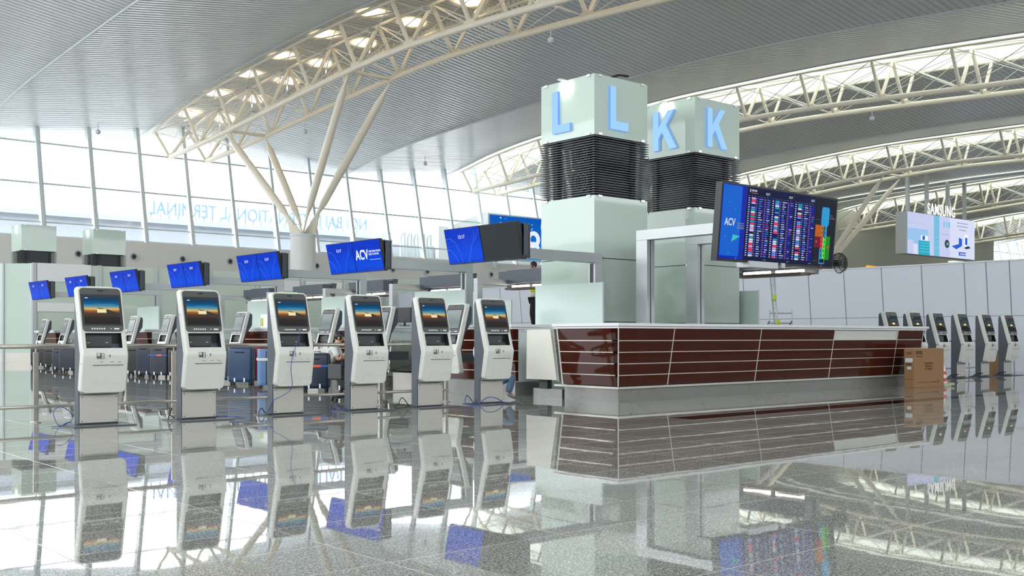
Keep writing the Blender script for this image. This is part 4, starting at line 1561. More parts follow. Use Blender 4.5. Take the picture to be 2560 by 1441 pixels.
def hp(pts, n, o):
    m.add([(SU0 + (SU1 - SU0) * x, SV - o, SZ0 + (SZ1 - SZ0) * z) for x, z in pts], [tuple(range(len(pts)))], HN.index(n))


hr(0, 1, 0, 1, 'lav')
hr(0, .29, 0, .62, 'sky', .01)
hr(.60, 1, 0, 1, 'pale', .01)
hr(0, .08, 0, .33, 'lav', .02)
hr(.08, .14, .0, .25, 'pale', .02)
hr(.15, .31, 0, .34, 'teal', .03)
for z in (.07, .14, .21, .28):
    hr(.17, .31, z, z + .015, 'aqua', .04)
hr(.18, .28, .35, .47, 'white', .05)
hr(.20, .235, .36, .46, 'blue', .06)
hr(.29, .37, .0, 1, 'lav', .02)
hr(.37, .45, 0, 1, 'aqua', .03)
hr(.45, .61, .0, 1, 'lav', .03)
for z in (.2, .46):
    hr(.38, .45, z, z + .02, 'sky', .04)
for x in (.51, .555, .59):
    hr(x, x + .018, .74, .88, 'aqua', .05)
hr(.48, .60, .55, .56, 'grey', .05)
for i in range(8):
    hr(.01 + i * .03, .02 + i * .03, .735, .75, 'grey', .05)
hp([(.56 + .035 * math.cos(a * PI / 8), .33 + .105 * math.sin(a * PI / 8)) for a in range(16)], 'ink', .06)
for dx in (0, .014):
    hp([(.545 + dx, .29), (.552 + dx, .29), (.566 + dx, .33), (.552 + dx, .37), (.545 + dx, .37), (.558 + dx, .33)], 'green', .08)
for i, (z, w) in enumerate(((.88, .17), (.80, .17), (.71, .11))):
    hr(.80 - w / 2, .80 + w / 2, z, z + .022, 'grey', .05)
hp([(.63, .29), (.70, .22), (.79, .32), (.79, .50), (.74, .52), (.74, .36)], 'blue', .06)
hr(.83, .89, .30, .62, 'white', .05)
hr(.84, .875, .36, .54, 'blue', .06)
hp([(.82, .28), (.86, .25), (.93, .29), (.89, .34)], 'ink', .055)
hr(.74, .85, .07, .16, 'blue', .06)
btx = Matrix.Translation((SU0 + (SU1 - SU0) * .755, SV - .08, SZ0 + (SZ1 - SZ0) * .095)) @ Matrix.Rotation(PI / 2, 4, 'X')
m.text('enterprise', .26, btx, .005, HN.index('white'), sx=.95)
t1 = Matrix.Translation((SU0 + (SU1 - SU0) * .70, SV - .08, SZ0 + (SZ1 - SZ0) * .80)) @ Matrix.Rotation(PI / 2, 4, 'X')
m.build('display', [HE[n] for n in HN], hs_)
mt = MB().text('SAMSUNG', 1.30, Matrix.Translation((SU0 + 3.2, SV - .02, SZ1 + .06)) @ Matrix.Rotation(PI / 2, 4, 'X'), .04, bold=.012, sx=.74, gap=1.12)
mt.build('lettering', emis('lit_white_letters', (1, 1, 1), 1.0), hs_)
for u in (80.9, 84.0, 87.6, 90.6):
    MB().box(u - .14, u + .14, SV + .25, SV + .5, SZ1, z_crease(SV) + .8).build('hanger', M_ALU, hs_)
yl = MB().box(58.0, 62.5, 44, 44.3, 7.05, 7.28).box(58.2, 59.0, 44.05, 44.25, 6.85, 7.05)
yl = MB()
u0, v0 = at(2170, 62)
u1, v1 = at(2218, 62)
yl.hexa([(u0, v0, 5.02), (u1, v1, 4.95), (u1 + .1, v1 + .2, 4.95), (u0 + .1, v0 + .2, 5.02)], [(u0, v0, 5.18), (u1, v1, 5.04), (u1 + .1, v1 + .2, 5.04), (u0 + .1, v0 + .2, 5.18)])
yl.box(u0 + .1, u0 + .25, v0 + .02, v0 + .14, 4.9, 5.02)
yl.box(u0 + .1, u0 + .2, v0 + .05, v0 + .15, 0, 4.9)
tag(yl.build('yellow_sign', emis('yellow_glow', lin((250, 180, 20)), 1.0)), 'small glowing yellow sign strip seen above the white hoarding', 'sign')
wb = MB()
u0, v0 = at(2383, 80)
wb.box(u0, u0 + 3.6, v0, v0 + .4, 0, 6.75)
tag(wb.build('lit_panel', emis('white_lit_panel', lin((240, 240, 245)), 1.0)), 'plain white lit panel just below the hanging screen', 'sign')

# ------------------------------------------------------------------ glass rooms at the far end of the island
M_PART = mat('pale_green_partition', (0.60, 0.70, 0.62), 0.10)
M_PARTW = mat('white_partition_pane', (0.85, 0.86, 0.87), 0.4)
gp = thing('glass_partition', 'pale green glass room wall across the far end of the island', 'partition', (20, 43.5, 0))
posts = [13.0, 15.55, 17.9, 20.3, 22.6, 24.9, 27.2, 29.5, 31.8]
for i in range(len(posts) - 1):
    MB().box(posts[i] + .05, posts[i + 1] - .05, 43.98, 44.04, .22, 3.9).build('pane', M_PART, gp)
for i, (a, b_, z0, z1) in enumerate(((13.1, 15.2, 3.2, 3.92), (18.5, 20.3, 3.2, 3.92), (22.8, 24.8, 3.1, 3.6), (25.1, 27.1, 3.1, 3.6), (13.1, 14.9, 2.0, 2.35), (27.4, 29.4, 2.9, 3.5))):
    MB().box(a, b_, 43.93, 43.97, z0, z1).build('white_pane', M_PARTW, gp)
for u in posts:
    MB().box(u - .07, u + .07, 43.92, 44.08, 0, 3.92).build('post', M_ALU, gp)
MB().box(13.0, 31.8, 43.94, 44.06, 0, .22).build('plinth', M_STEELG, gp)
gp2 = thing('glass_partition', 'pale mint glass panel wall at the left edge of the photo', 'partition', (11.3, 44.5, 0))
for (u0, v0, u1, v1) in ((9.4, 49.8, 12.1, 44.9), (12.1, 44.9, 12.95, 44.1)):
    MB().hexa([(u0, v0, .35), (u1, v1, .35), (u1 + .05, v1 + .05, .35), (u0 + .05, v0 + .05, .35)], [(u0, v0, 3.9), (u1, v1, 3.9), (u1 + .05, v1 + .05, 3.9), (u0 + .05, v0 + .05, 3.9)]).build('pane', M_MINT, gp2)
    MB().hexa([(u0, v0, 0), (u1, v1, 0), (u1 + .1, v1 + .1, 0), (u0 + .1, v0 + .1, 0)], [(u0, v0, .35), (u1, v1, .35), (u1 + .1, v1 + .1, .35), (u0 + .1, v0 + .1, .35)]).build('plinth', M_STEELG, gp2)
    MB().tube((u1, v1, 0), (u1, v1, 3.9), .07, n=8).build('post', M_ALU, gp2)


# ------------------------------------------------------------------ suitcases
def suitcase(label, m_body, w=.46, dpt=.29, h=.68, tagc=None, strap=None, pull=0.0):
    t = thing('suitcase', label, 'suitcase', (0, 0, 0), 0, 'suitcases lined up beyond the steel rail')
    b_ = MB()
    r = .05
    poly = []
    for (cx, cy, a0) in ((w / 2 - r, dpt / 2 - r, 0), (-w / 2 + r, dpt / 2 - r, 90), (-w / 2 + r, -dpt / 2 + r, 180), (w / 2 - r, -dpt / 2 + r, 270)):
        for q in range(4):
            a = math.radians(a0 + 30 * q)
            poly.append((cx + r * math.cos(a), cy + r * math.sin(a)))
    n = len(poly)
    zs = [(.065, .90), (.085, .97), (.12, 1), (h * .5, 1.012), (h - .06, 1), (h - .02, .97), (h, .88)]
    vs = [(x * s_, y * s_, z) for (z, s_) in zs for (x, y) in poly]
    fs = [tuple(range(n - 1, -1, -1)), tuple((len(zs) - 1) * n + q for q in range(n))]
    for i in range(len(zs) - 1):
        for q in range(n):
            fs.append((i * n + q, i * n + (q + 1) % n, (i + 1) * n + (q + 1) % n, (i + 1) * n + q))
    b_.add(vs, fs)
    b_.build('shell', m_body, t, smooth=True)
    z_ = MB()
    z_.box(-w / 2 - .004, w / 2 + .004, -.008, .008, .09, h - .03)
    z_.build('zip_band', M_BLACK, t)
    for (sx, sy) in ((-1, -1), (1, -1), (-1, 1), (1, 1)):
        MB().tube((sx * (w / 2 - .06) - .015, sy * (dpt / 2 - .06), .028), (sx * (w / 2 - .06) + .015, sy * (dpt / 2 - .06), .028), .028, n=12).box(
            sx * (w / 2 - .06) - .02, sx * (w / 2 - .06) + .02, sy * (dpt / 2 - .06) - .02, sy * (dpt / 2 - .06) + .02, .035, .075).build('wheel', M_BLACK, t)
    hd = MB().path([(-.09, -dpt / 2 - .0, h - .10), (-.09, -dpt / 2 - .025, h - .10), (.09, -dpt / 2 - .025, h - .10), (.09, -dpt / 2, h - .10)], .010, 6)
    hd.path([(-.08, 0, h - .01), (-.08, 0, h + .03 + pull), (.08, 0, h + .03 + pull), (.08, 0, h - .01)], .009, 6)
    hd.build('handle', M_BLACK, t)
    for x in (-.10, .10):
        MB().box(x - .014, x + .014, -dpt / 2 - .012, -dpt / 2 + .01, .07, .15).build('foot_stud', M_WHITE, t)
    if tagc:
        MB().box(-.03, .12, -dpt / 2 - .014, -dpt / 2 + .002, h - .25, h - .21).build('ribbon', tagc, t)
        MB().box(-w / 2 - .005, w / 2 + .005, -dpt / 2 - .008, dpt / 2 + .008, h - .245, h - .215).build('belt_strap', mat('blue_strap', (0.03, 0.10, 0.42), 0.6), t)
    if strap:
        MB().box(-w / 2 - .006, w / 2 + .006, -dpt / 2 - .009, dpt / 2 + .009, h - .22, h - .17).build('belt_strap', strap, t)
    return t


C_BK = mat('case_black', (0.006, 0.0065, 0.008), 0.35)
C_NV = mat('case_navy', (0.006, 0.016, 0.045), 0.3)
C_BL = mat('case_blue', (0.010, 0.045, 0.12), 0.3)
C_SL = mat('case_slate', (0.011, 0.020, 0.034), 0.35)
C_LB = mat('case_light_blue', (0.12, 0.22, 0.42), 0.3)
C_MR = mat('case_maroon', (0.20, 0.006, 0.035), 0.3)
RED = mat('ribbon_red', (0.75, 0.10, 0.06), 0.5)
# (pixel x, ground line y, colour, width, height, turn, label)
SC_ = [(100, 915, C_BK, .50, .74, -.75, 'black suitcase, farthest left beyond the rail', {}),
       (128, 918, C_BK, .34, .66, -.7, 'black suitcase, second from the left beyond the rail', {}),
       (152, 925, C_SL, .40, .66, -.7, 'black-blue suitcase partly hidden behind the slate one at left', {}),
       (173, 928, C_SL, .46, .78, -.75, 'slate suitcase with white foot studs left of the first kiosk', {}),
       (338, 936, C_BK, .36, .76, -.95, 'black suitcase right of the leftmost kiosk', {}),
       (366, 938, C_NV, .40, .80, -.95, 'navy suitcase between a black and a ribboned suitcase', {}),
       (404, 940, C_SL, .50, .78, -1.0, 'dark suitcase with red ribbon left of the second rail post', dict(tagc=RED)),
       (443, 941, C_BK, .36, .70, -.9, 'black suitcase seen just right of the second rail post', {}),
       (566, 953, C_NV, .42, .74, -.8, 'dark navy suitcase just right of the second front kiosk', {}),
       (604, 958, C_BL, .50, .78, -.75, 'blue suitcase with white studs left of the maroon one', {}),
       (641, 954, C_MR, .40, .78, .95, 'maroon suitcase between two blue ones', {}),
       (664, 967, C_LB, .40, .76, 1.15, 'light blue suitcase with pale strap left of the third kiosk', dict(strap=M_SHIRTW)),
       (790, 975, C_NV, .50, .70, -.72, 'large navy suitcase with red ribbon beside the crouching man', dict(tagc=RED)),
       (866, 980, C_BK, .30, .44, -.7, 'small black cabin bag right of the crouching man', dict(pull=.2)),
       ]
for (px, py, cm, w, h, rz, lab, kw) in SC_:
    x, y = ground(px, py + 5)
    t = suitcase(lab, cm, w=w, h=h, dpt=.30, **kw)
    t.location = (x, y, 0)
    t.rotation_euler = (0, 0, rz)

bs = thing('brochure_stand', 'small white brochure stand with yellow-green leaflets on a desk left of the third kiosk', 'stand', (12.1, 23.0, 1.205))
MB().box(12.0, 12.2, 22.75, 23.15, 1.205, 1.53).build('board', M_WHITE, bs)
MB().box(11.985, 12.0, 23.02, 23.13, 1.25, 1.44).box(11.985, 12.0, 22.55, 22.68, 1.21, 1.33).box(12.0, 12.1, 22.55, 22.75, 1.205, 1.22).build('leaflets', mat('leaflet_green', (0.50, 0.55, 0.10), 0.6), bs)
dm = thing('desk_computer', 'black desk computer monitor on the second nearest check-in desk', 'monitor', (12.2, 17.45, 1.205))
MB().box(12.12, 12.28, 17.38, 17.52, 1.205, 1.22).box(12.19, 12.22, 17.43, 17.47, 1.22, 1.32).build('stand', M_BLACK, dm)
MB().box(12.17, 12.20, 17.2, 17.7, 1.28, 1.58).build('display', M_BLACK, dm, bevel=.005)

# ------------------------------------------------------------------ cardboard box and bag
bx = thing('cardboard_box', 'brown cardboard television box standing before the right end of the counter', 'box', (19.9, 10.6, 0))
MB().box(19.30, 20.47, 10.45, 10.66, 0, .765).build('carton', M_CARD, bx, bevel=.006)
m = MB()
My = lambda u, z: Matrix.Translation((u, 10.445, z)) @ Matrix.Rotation(PI / 2, 4, 'X')
m.text('VESTEL', .095, My(19.37, .655), .002, 0, bold=.003, sx=.85)
m.text('Visual Solutions', .038, My(19.38, .60), .002, 0)
m.text('Visual Solution\nPRODUCT\nOF TURKEY', .060, My(19.86, .46), .002, 0, align='CENTER')
m.box(19.42, 19.95, 10.443, 10.447, .10, .108, 0)
m.box(20.0, 20.16, 10.443, 10.447, .095, .112, 0)
m.box(20.22, 20.25, 10.443, 10.447, .08, .13, 0)
Mx = lambda v, z: Matrix.Translation((19.295, v, z)) @ Matrix.Rotation(-PI / 2, 4, 'Z') @ Matrix.Rotation(PI / 2, 4, 'X')
m.box(19.294, 19.299, 10.50, 10.62, .685, .70, 0)
m.box(19.294, 19.299, 10.50, 10.60, .655, .67, 0)
m.box(19.294, 19.299, 10.48, 10.63, .50, .58, 1)
m.box(19.294, 19.299, 10.50, 10.62, .44, .475, 0)
m.box(19.294, 19.299, 10.51, 10.59, .36, .415, 1)
m.box(19.294, 19.299, 10.47, 10.64, .165, .172, 0)
m.build('printing', [M_CARDD, mat('label_white', (0.62, 0.68, 0.72), 0.6)], bx)
MB().box(19.33, 20.45, 10.53, 10.58, .7655, .768).build('packing_tape', mat('tape_tan', (0.50, 0.33, 0.16), 0.3), bx)
x, y = ground(2350, 962)
bg_ = MB()
P = []
for i in range(7):
    z = i / 6
    for q in range(10):
        a = 2 * PI * q / 10
        r = .19 * (1 - .5 * z ** 2) * (1 + .12 * math.sin(3 * a + i))
        P.append((x + r * math.cos(a), y + r * .7 * math.sin(a), .42 * z))
for i in range(6):
    bg_.add([P[i * 10 + q] for q in range(10)] + [P[(i + 1) * 10 + q] for q in range(10)], [(q, (q + 1) % 10, 10 + (q + 1) % 10, 10 + q) for q in range(10)], 1 if i in (1, 3) else 0)
bg_.add(P[-10:], [tuple(range(10))], 0)
tag(bg_.build('plastic_bag', [mat('bag_white', (0.75, 0.70, 0.68), 0.4), mat('bag_red', (0.70, 0.05, 0.03), 0.4)], smooth=True), 'crumpled red and white plastic bag behind the cardboard box', 'bag')
x, y = ground(2372, 966)
pcs = [(x + .10 * math.cos(a) * (1 + .1 * (a / 6)), y + .10 * math.sin(a), .012 + .004 * a) for a in [q * PI / 5 for q in range(22)]]
cable('coiled_cord', pcs, .008, mat('pale_yellow_cord', (0.60, 0.60, 0.40), 0.5), 'pale coiled cord on the floor beside the plastic bag', 'cable')
x, y = ground(2498, 934)
MB_ = MB().box(x - .2, x + .2, y, y + .3, 0, .62)
tag(MB_.build('carton', M_CARD, bevel=.005), 'plain tall cardboard box behind the right-hand kiosks', 'box')

# ------------------------------------------------------------------ scaffold and ladder behind the counter
sc_t = thing('scaffold_tower', 'thin grey scaffold frame behind the counter near the hoarding', 'scaffold', (25.3, 17.9, 0))
ax, ay = at(1924, 30)
bx_, by = at(1980, 30)
for (x, y) in ((ax, ay), (bx_, by)):
    for dy in (0, 1.2):
        MB().tube((x, y + dy, 0), (x, y + dy, 1.75), .022, n=8).build('upright', M_ALU, sc_t, smooth=True)
for z in (1.38, 1.66, .9, .4):
    MB().tube((ax, ay, z), (bx_, by, z), .020, n=8).tube((ax, ay + 1.2, z), (bx_, by + 1.2, z), .020, n=8).build('crossbar', M_ALU, sc_t, smooth=True)
for (p, q) in (((ax - .35, ay, 1.05), (ax, ay, 1.45)), ((bx_ - .4, by, 1.05), (bx_, by, 1.45))):
    MB().tube(p, q, .014, n=6).build('brace', M_ALUD, sc_t)
ld = thing('ladder', 'pale slender folding ladder leaning by the scaffold', 'ladder', (22.5, 18, 0))
lx, ly = at(1925, 26)
mx_, my_ = at(1948, 26)
MB().path([(lx, ly, 2.55), (mx_, my_, 0)], .022, 8).build('rail', mat('ladder_grey', (0.45, 0.43, 0.45), 0.5), ld, smooth=True)
lx2, ly2 = at(1932, 26)
mx2, my2 = at(1958, 26)
MB().path([(lx2, ly2, 2.55), (mx2, my2, 0)], .022, 8).build('rail', M_MULL, ld, smooth=True)
rg = MB()
for i in range(8):
    s_ = (i + 1) / 9
    rg.tube(Vector((lx, ly, 2.55)).lerp(Vector((mx_, my_, 0)), s_), Vector((lx2, ly2, 2.55)).lerp(Vector((mx2, my2, 0)), s_), .014, n=6)
rg.build('rungs', M_MULL, ld)
gx, gy = at(1936, 25.95)
MB().ball((gx, gy, 1.95), .05, .05, .08).ball((gx + .08, gy - .05, 1.35), .05, .05, .08).build('hinge', M_HIVIS, ld)


# ------------------------------------------------------------------ people
def skin_mesh(name, nodes, edges, mat_, parent, sub=2):
    """nodes: {key: (pos, radius)}; one continuous surface grown on a skeleton; the first node is the root"""
    keys = list(nodes)
    me = bpy.data.meshes.new(name)
    me.from_pydata([nodes[k][0] for k in keys], [(keys.index(a), keys.index(b)) for a, b in edges], [])
    me.materials.append(mat_)
    o = bpy.data.objects.new(name, me)
    C.objects.link(o)
    o.parent = parent
    md = o.modifiers.new('skin', 'SKIN')
    md.use_smooth_shade = True
    for i, k in enumerate(keys):
        r = nodes[k][1]
        me.skin_vertices[0].data[i].radius = r if hasattr(r, '__len__') else (r, r)
        me.skin_vertices[0].data[i].use_root = (i == 0)
    sb_ = o.modifiers.new('sub', 'SUBSURF')
    sb_.levels = sub
    sb_.render_levels = sub
    return o


def person(label, J, shirt, trousers, long_sleeve=False, shoes=None, face_dir=(1, 0, 0), vest=None, tail=None, loc=(0, 0, 0), rz=0.0):
    """J: joint positions: pelvis chest neck head, sh_l el_l wr_l (and _r), hip_l kn_l an_l to_l (and _r)"""
    t = thing('person', label, 'person', loc, rz)
    J = {k: Vector(v) for k, v in J.items()}
    N, E = {}, []

    def nd(k, p, r):
        N[k] = (tuple(p), r)
    mid = J['pelvis'].lerp(J['chest'], .5)
    nd('pelvis', J['pelvis'], (.13, .10))
    nd('mid', mid, (.12, .09))
    nd('chest', J['chest'], (.15, .10))
    nd('neck', J['neck'], .052)
    hd = (J['head'] - J['neck']).normalized()
    nd('jaw', J['neck'].lerp(J['head'], .45), .062)
    nd('head', J['head'], .088)
    nd('crown', J['head'] + hd * .075, .070)
    E += [('pelvis', 'mid'), ('mid', 'chest'), ('chest', 'neck'), ('neck', 'jaw'), ('jaw', 'head'), ('head', 'crown')]
    for s_ in 'lr':
        nd('sh' + s_, J['sh_' + s_], .052)
        nd('el' + s_, J['el_' + s_], .040)
        nd('wr' + s_, J['wr_' + s_], .026)
        d = (J['wr_' + s_] - J['el_' + s_]).normalized()
        side = d.cross(Vector((0, 0, 1)))
        if side.length < .1:
            side = Vector((1, 0, 0))
        side.normalize()
        nrm = side.cross(d).normalized()
        palm = J['wr_' + s_] + d * .055
        nd('pa' + s_, palm, (.030, .016))
        E += [('chest', 'sh' + s_), ('sh' + s_, 'el' + s_), ('el' + s_, 'wr' + s_), ('wr' + s_, 'pa' + s_)]
        for i, (o_, ln) in enumerate(((-.030, .062), (-.010, .078), (.010, .074), (.030, .058))):
            base = palm + d * .030 + side * o_
            k1_ = base + d * ln * .5 - nrm * .006
            k2_ = base + d * ln * .9 - nrm * .030
            for q, p_ in enumerate((base, k1_, k2_)):
                nd('f%s%d%d' % (s_, i, q), p_, .0085)
            E += [('pa' + s_, 'f%s%d0' % (s_, i)), ('f%s%d0' % (s_, i), 'f%s%d1' % (s_, i)), ('f%s%d1' % (s_, i), 'f%s%d2' % (s_, i))]
        th = J['wr_' + s_] + d * .03 + side * .028 * (1 if s_ == 'l' else -1)
        th2 = th + d * .035 + side * .030 * (1 if s_ == 'l' else -1) - nrm * .01
        nd('t%s0' % s_, th, .010)
        nd('t%s1' % s_, th2, .0085)
        E += [('pa' + s_, 't%s0' % s_), ('t%s0' % s_, 't%s1' % s_)]
        nd('hip' + s_, J['hip_' + s_], .080)
        nd('kn' + s_, J['kn_' + s_], .055)
        nd('cf' + s_, J['kn_' + s_].lerp(J['an_' + s_], .35), .052)
        nd('an' + s_, J['an_' + s_], .036)
        nd('to' + s_, J['to_' + s_], (.040, .024))
        E += [('pelvis', 'hip' + s_), ('hip' + s_, 'kn' + s_), ('kn' + s_, 'cf' + s_), ('cf' + s_, 'an' + s_), ('an' + s_, 'to' + s_)]
    skin_mesh('body', N, E, M_SKIN, t)
    # clothing over the body
    S = {'a': (tuple(J['pelvis'] + Vector((0, 0, .02))), (.165, .135)), 'b': (tuple(mid), (.160, .130)), 'c': (tuple(J['chest']), (.180, .138)), 'd': (tuple(J['neck'] - hd * .03), .066)}
    SE = [('a', 'b'), ('b', 'c'), ('c', 'd')]
    for s_ in 'lr':
        S['s' + s_] = (tuple(J['sh_' + s_]), .066)
        S['e' + s_] = (tuple(J['sh_' + s_].lerp(J['el_' + s_], .75)), .056)
        SE += [('c', 's' + s_), ('s' + s_, 'e' + s_)]
        if long_sleeve:
            S['w' + s_] = (tuple(J['el_' + s_].lerp(J['wr_' + s_], .85)), .038)
            S['m' + s_] = (tuple(J['el_' + s_]), .050)
            SE.remove(('s' + s_, 'e' + s_))
            SE += [('s' + s_, 'e' + s_), ('e' + s_, 'm' + s_), ('m' + s_, 'w' + s_)]
    skin_mesh('shirt', S, SE, shirt, t)
    if tail:
        skin_mesh('shirt_tail', {'a': (tuple(J['pelvis'] + Vector((0, 0, -.02))), (.175, .14)), 'b': (tuple(mid), (.16, .125))}, [('a', 'b')], tail, t)
    if vest:
        Vv = {k: (v[0], tuple(x * 1.08 for x in (v[1] if hasattr(v[1], '__len__') else (v[1], v[1])))) for k, v in S.items() if k in 'abc'}
        skin_mesh('vest', Vv, [('a', 'b'), ('b', 'c')], vest, t)
    T = {'p': (tuple(J['pelvis']), (.15, .118))}
    TE = []
    for s_ in 'lr':
        T['h' + s_] = (tuple(J['hip_' + s_]), .098)
        T['k' + s_] = (tuple(J['kn_' + s_]), .074)
        T['c' + s_] = (tuple(J['kn_' + s_].lerp(J['an_' + s_], .4)), .066)
        T['n' + s_] = (tuple(J['kn_' + s_].lerp(J['an_' + s_], .98)), .056)
        TE += [('p', 'h' + s_), ('h' + s_, 'k' + s_), ('k' + s_, 'c' + s_), ('c' + s_, 'n' + s_)]
    skin_mesh('trousers', T, TE, trousers, t)
    for s_ in 'lr':
        a_, b_ = J['an_' + s_], J['to_' + s_]
        skin_mesh('shoe', {'a': (tuple(a_), .048), 'b': (tuple(a_.lerp(b_, .5) - Vector((0, 0, .005))), (.048, .036)), 'c': (tuple(b_), (.045, .028))}, [('a', 'b'), ('b', 'c')], shoes or M_BLACK, t)
    # hair, ears, eyes, nose, mouth
    f = Vector(face_dir).normalized()
    up = (hd - f * hd.dot(f)).normalized()
    sd = f.cross(up)
    H = J['head']
    R = Matrix((sd, f, up)).transposed().to_4x4()
    hm = MB()
    hm.ball((0, -.012, .030), .096, .106, .100, 18, 12)
    ho = MB()
    for (vx, vy, vz) in hm.v:
        ho.v.append((vx, vy, vz))
    keep = [fc for fc in hm.f if not all((hm.v[i][1] > .045 and hm.v[i][2] < .075) or hm.v[i][2] < -.035 for i in fc)]
    h2 = MB()
    h2.add([tuple(H + (R @ Vector(p))) for p in hm.v], keep)
    h2.m = [0] * len(h2.f)
    ob_ = h2.build('hair', M_HAIR, None, smooth=True)
    ob_.parent = t
    fm = MB()
    for sx in (-1, 1):
        fm.ball((sx * .032, .083, .006), .011, .008, .008, 8, 6, 1)
        fm.ball((sx * .032, .089, .006), .006, .004, .006, 8, 6, 2)
        fm.ball((sx * .088, -.005, -.005), .010, .020, .030, 8, 6, 0)
        fm.box(sx * .032 - .016, sx * .032 + .016, .084, .092, .022, .027, 2)
    fm.ball((0, .093, -.018), .012, .020, .022, 8, 6, 0)
    fm.ball((0, .080, -.050), .024, .010, .007, 10, 6, 3)
    fm2 = MB()
    fm2.add([tuple(H + (R @ Vector(p))) for p in fm.v], fm.f)
    fm2.m = fm.m
    of = fm2.build('face', [M_SKIN, M_WHITE, M_HAIR, mat('lips', (0.40, 0.14, 0.12), 0.5)], None, smooth=True)
    of.parent = t
    return t


# directions in the picture: right = RGT, away = FWD
def fr(o, r, f, z):                           # offset: r metres to the picture's right, f metres away
    return (o[0] + RGT[0] * r + FWD[0] * f, o[1] + RGT[1] * r + FWD[1] * f, z)


# man seated low on an office chair, leaning forward to the right
o = ground(842, 975)
Js = {'pelvis': fr(o, -.22, 0, .42), 'chest': fr(o, -.06, 0, .76), 'neck': fr(o, .01, 0, .87), 'head': fr(o, .055, 0, .975),
      'sh_l': fr(o, -.03, -.17, .78), 'el_l': fr(o, .06, -.20, .56), 'wr_l': fr(o, .20, -.14, .70),
      'sh_r': fr(o, -.03, .17, .78), 'el_r': fr(o, .08, .20, .58), 'wr_r': fr(o, .28, .12, .60),
      'hip_l': fr(o, -.18, -.10, .38), 'kn_l': fr(o, .17, -.14, .52), 'an_l': fr(o, .05, -.12, .10), 'to_l': fr(o, .20, -.12, .04),
      'hip_r': fr(o, -.18, .10, .38), 'kn_r': fr(o, .17, .16, .50), 'an_r': fr(o, .05, .14, .10), 'to_r': fr(o, .20, .14, .04)}
person('black-haired man in white shirt crouching and facing right, between the third and fourth kiosks', Js, M_SHIRTW, M_SHIRTB, face_dir=(RGT[0], RGT[1], -.15))
o = ground(872, 1004)
ch = thing('office_chair', 'black office chair half hidden behind the fourth front kiosk', 'chair', (o[0], o[1], 0))
c0 = fr(o, 0, 0, 0)
MB().box(c0[0] - .22, c0[0] + .22, c0[1] - .22, c0[1] + .22, .33, .40).build('seat', M_BLACK, ch, bevel=.02)
MB().tube((c0[0], c0[1], .08), (c0[0], c0[1], .33), .025, n=10).build('gas_lift', M_ALUD, ch)
for i in range(5):
    a = i * 2 * PI / 5 + .9
    MB().path([(c0[0], c0[1], .10), (c0[0] + .28 * math.cos(a), c0[1] + .28 * math.sin(a), .065)], [.03, .018], 8).ball((c0[0] + .28 * math.cos(a), c0[1] + .28 * math.sin(a), .028), .028, .028, .028).build('leg', M_BLACK, ch, smooth=True)
b0 = fr(o, -.05, -.2, 0)
MB().box(c0[0] - .26, c0[0] - .20, c0[1] - .2, c0[1] + .2, .34, .58).build('backrest', M_BLACK, ch, bevel=.02)

# person crouching behind the sixth kiosk; only jeans and foot show
o = ground(1232, 1000)
Jk = {'pelvis': fr(o, -.05, .10, .36), 'chest': fr(o, -.12, .18, .76), 'neck': fr(o, -.14, .20, .90), 'head': fr(o, -.15, .20, 1.02),
      'sh_l': fr(o, -.28, .24, .80), 'el_l': fr(o, -.24, .02, .62), 'wr_l': fr(o, -.06, -.12, .58),
      'sh_r': fr(o, .05, .20, .80), 'el_r': fr(o, .10, .06, .60), 'wr_r': fr(o, .02, -.10, .55),
      'hip_l': fr(o, -.14, .10, .34), 'kn_l': fr(o, -.18, -.10, .52), 'an_l': fr(o, -.14, .10, .10), 'to_l': fr(o, -.16, -.06, .035),
      'hip_r': fr(o, .05, .10, .28), 'kn_r': fr(o, .32, -.02, .37), 'an_r': fr(o, .24, .02, .10), 'to_r': fr(o, .36, -.08, .035)}
person('person crouching behind the sixth kiosk, blue jeans and grey foot showing', Jk, M_SHIRTW, M_JEAN, shoes=M_SOCK, face_dir=(-FWD[0], -FWD[1], -.3))

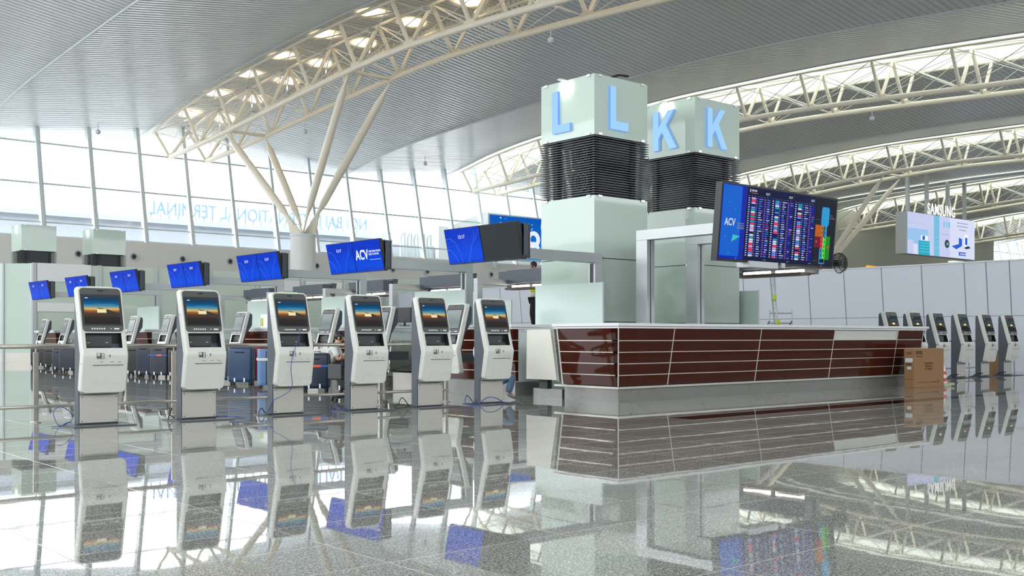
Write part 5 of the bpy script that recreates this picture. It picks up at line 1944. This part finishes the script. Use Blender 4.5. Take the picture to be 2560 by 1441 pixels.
# man on a step ladder reaching over a monitor back, black shirt and yellow vest
o = at(1338, 31.1)
Jl = {'pelvis': fr(o, -.02, .10, 1.74), 'chest': fr(o, .04, .04, 2.34), 'neck': fr(o, .0, .0, 2.54), 'head': fr(o, -.05, -.03, 2.68),
      'sh_l': fr(o, -.02, -.17, 2.46), 'el_l': fr(o, -.02, -.26, 2.36), 'wr_l': fr(o, -.22, -.14, 2.44),
      'sh_r': fr(o, .06, .19, 2.46), 'el_r': fr(o, -.18, .20, 2.50), 'wr_r': fr(o, -.44, .10, 2.53),
      'hip_l': fr(o, -.05, .02, 1.68), 'kn_l': fr(o, -.10, -.02, 1.28), 'an_l': fr(o, -.04, .02, .88), 'to_l': fr(o, -.18, .0, .83),
      'hip_r': fr(o, .01, .20, 1.68), 'kn_r': fr(o, -.02, .20, 1.28), 'an_r': fr(o, .04, .20, .88), 'to_r': fr(o, -.10, .20, .83)}
Jl = {k: (v[0], v[1], v[2] + .40) for k, v in Jl.items()}
person('man in black shirt and yellow vest reaching over a monitor back beside the L column', Jl, M_SHIRTB, M_SHIRTB, face_dir=(-RGT[0], -RGT[1], -.3), vest=M_HIVIS, tail=M_SHIRTW)
pl_ = MB()
p0 = fr(o, -.06, .10, 0)
pl_.box(p0[0] - .3, p0[0] + .3, p0[1] - .3, p0[1] + .3, 1.10, 1.16)
for dx in (-.27, .27):
    for dy in (-.27, .27):
        pl_.tube((p0[0] + dx, p0[1] + dy, 1.10), (p0[0] + dx * 1.2, p0[1] + dy * 1.2, 0), .02, n=8)
tag(pl_.build('work_platform', M_ALU), 'low metal work platform under the man with yellow vest', 'platform')
# grey plastic wrap on the monitor back
q0 = (19.42, fr(o, -.02, -.42, 0)[1] + .1, 2.66)
wr = MB()
wr.ball(q0, .13, .10, .13, 12, 8)
tag(wr.build('plastic_wrap', mat('grey_wrap', (0.45, 0.47, 0.47), 0.4, bump=(20, .8))), 'crumpled grey plastic wrap hanging below the man with yellow vest', 'wrap')

# ------------------------------------------------------------------ small things under the roof
cm_ = thing('ceiling_camera', 'x', 'camera', (0, 0, 0), 0, 'small white cameras under the roof')
MB().tube((0, 0, .05), (0, 0, .45), .02, n=8).build('stem', M_MULL, cm_)
MB().ball((0, 0, 0), .13, .13, .13, 14, 8).build('dome', M_MULL, cm_, smooth=True)
CL = [(245, 330, 54.0, 'small white camera dangling from the ceiling at the left above the glass wall'),
      (1063, 409, 66.0, 'small camera dangling below the ceiling right of the branching column'),
      (1377, 100, 41.5, 'small white dome camera under the nearest truss, top centre'),
      (2180, 296, 52.0, 'small white dome camera under the truss right of the K column'),
      (762, 330, 58.0, 'small sensor under the ceiling above the branching column')]
for i, (px, py, D, lab) in enumerate(CL):
    x, y = at(px, D)
    z = 1 + (HY - py) * D / F_PX
    if i == 0:
        cm_.location = (x, y, z)
        cm_['label'] = lab
    else:
        dup(cm_, (x, y, z), 0, lab)
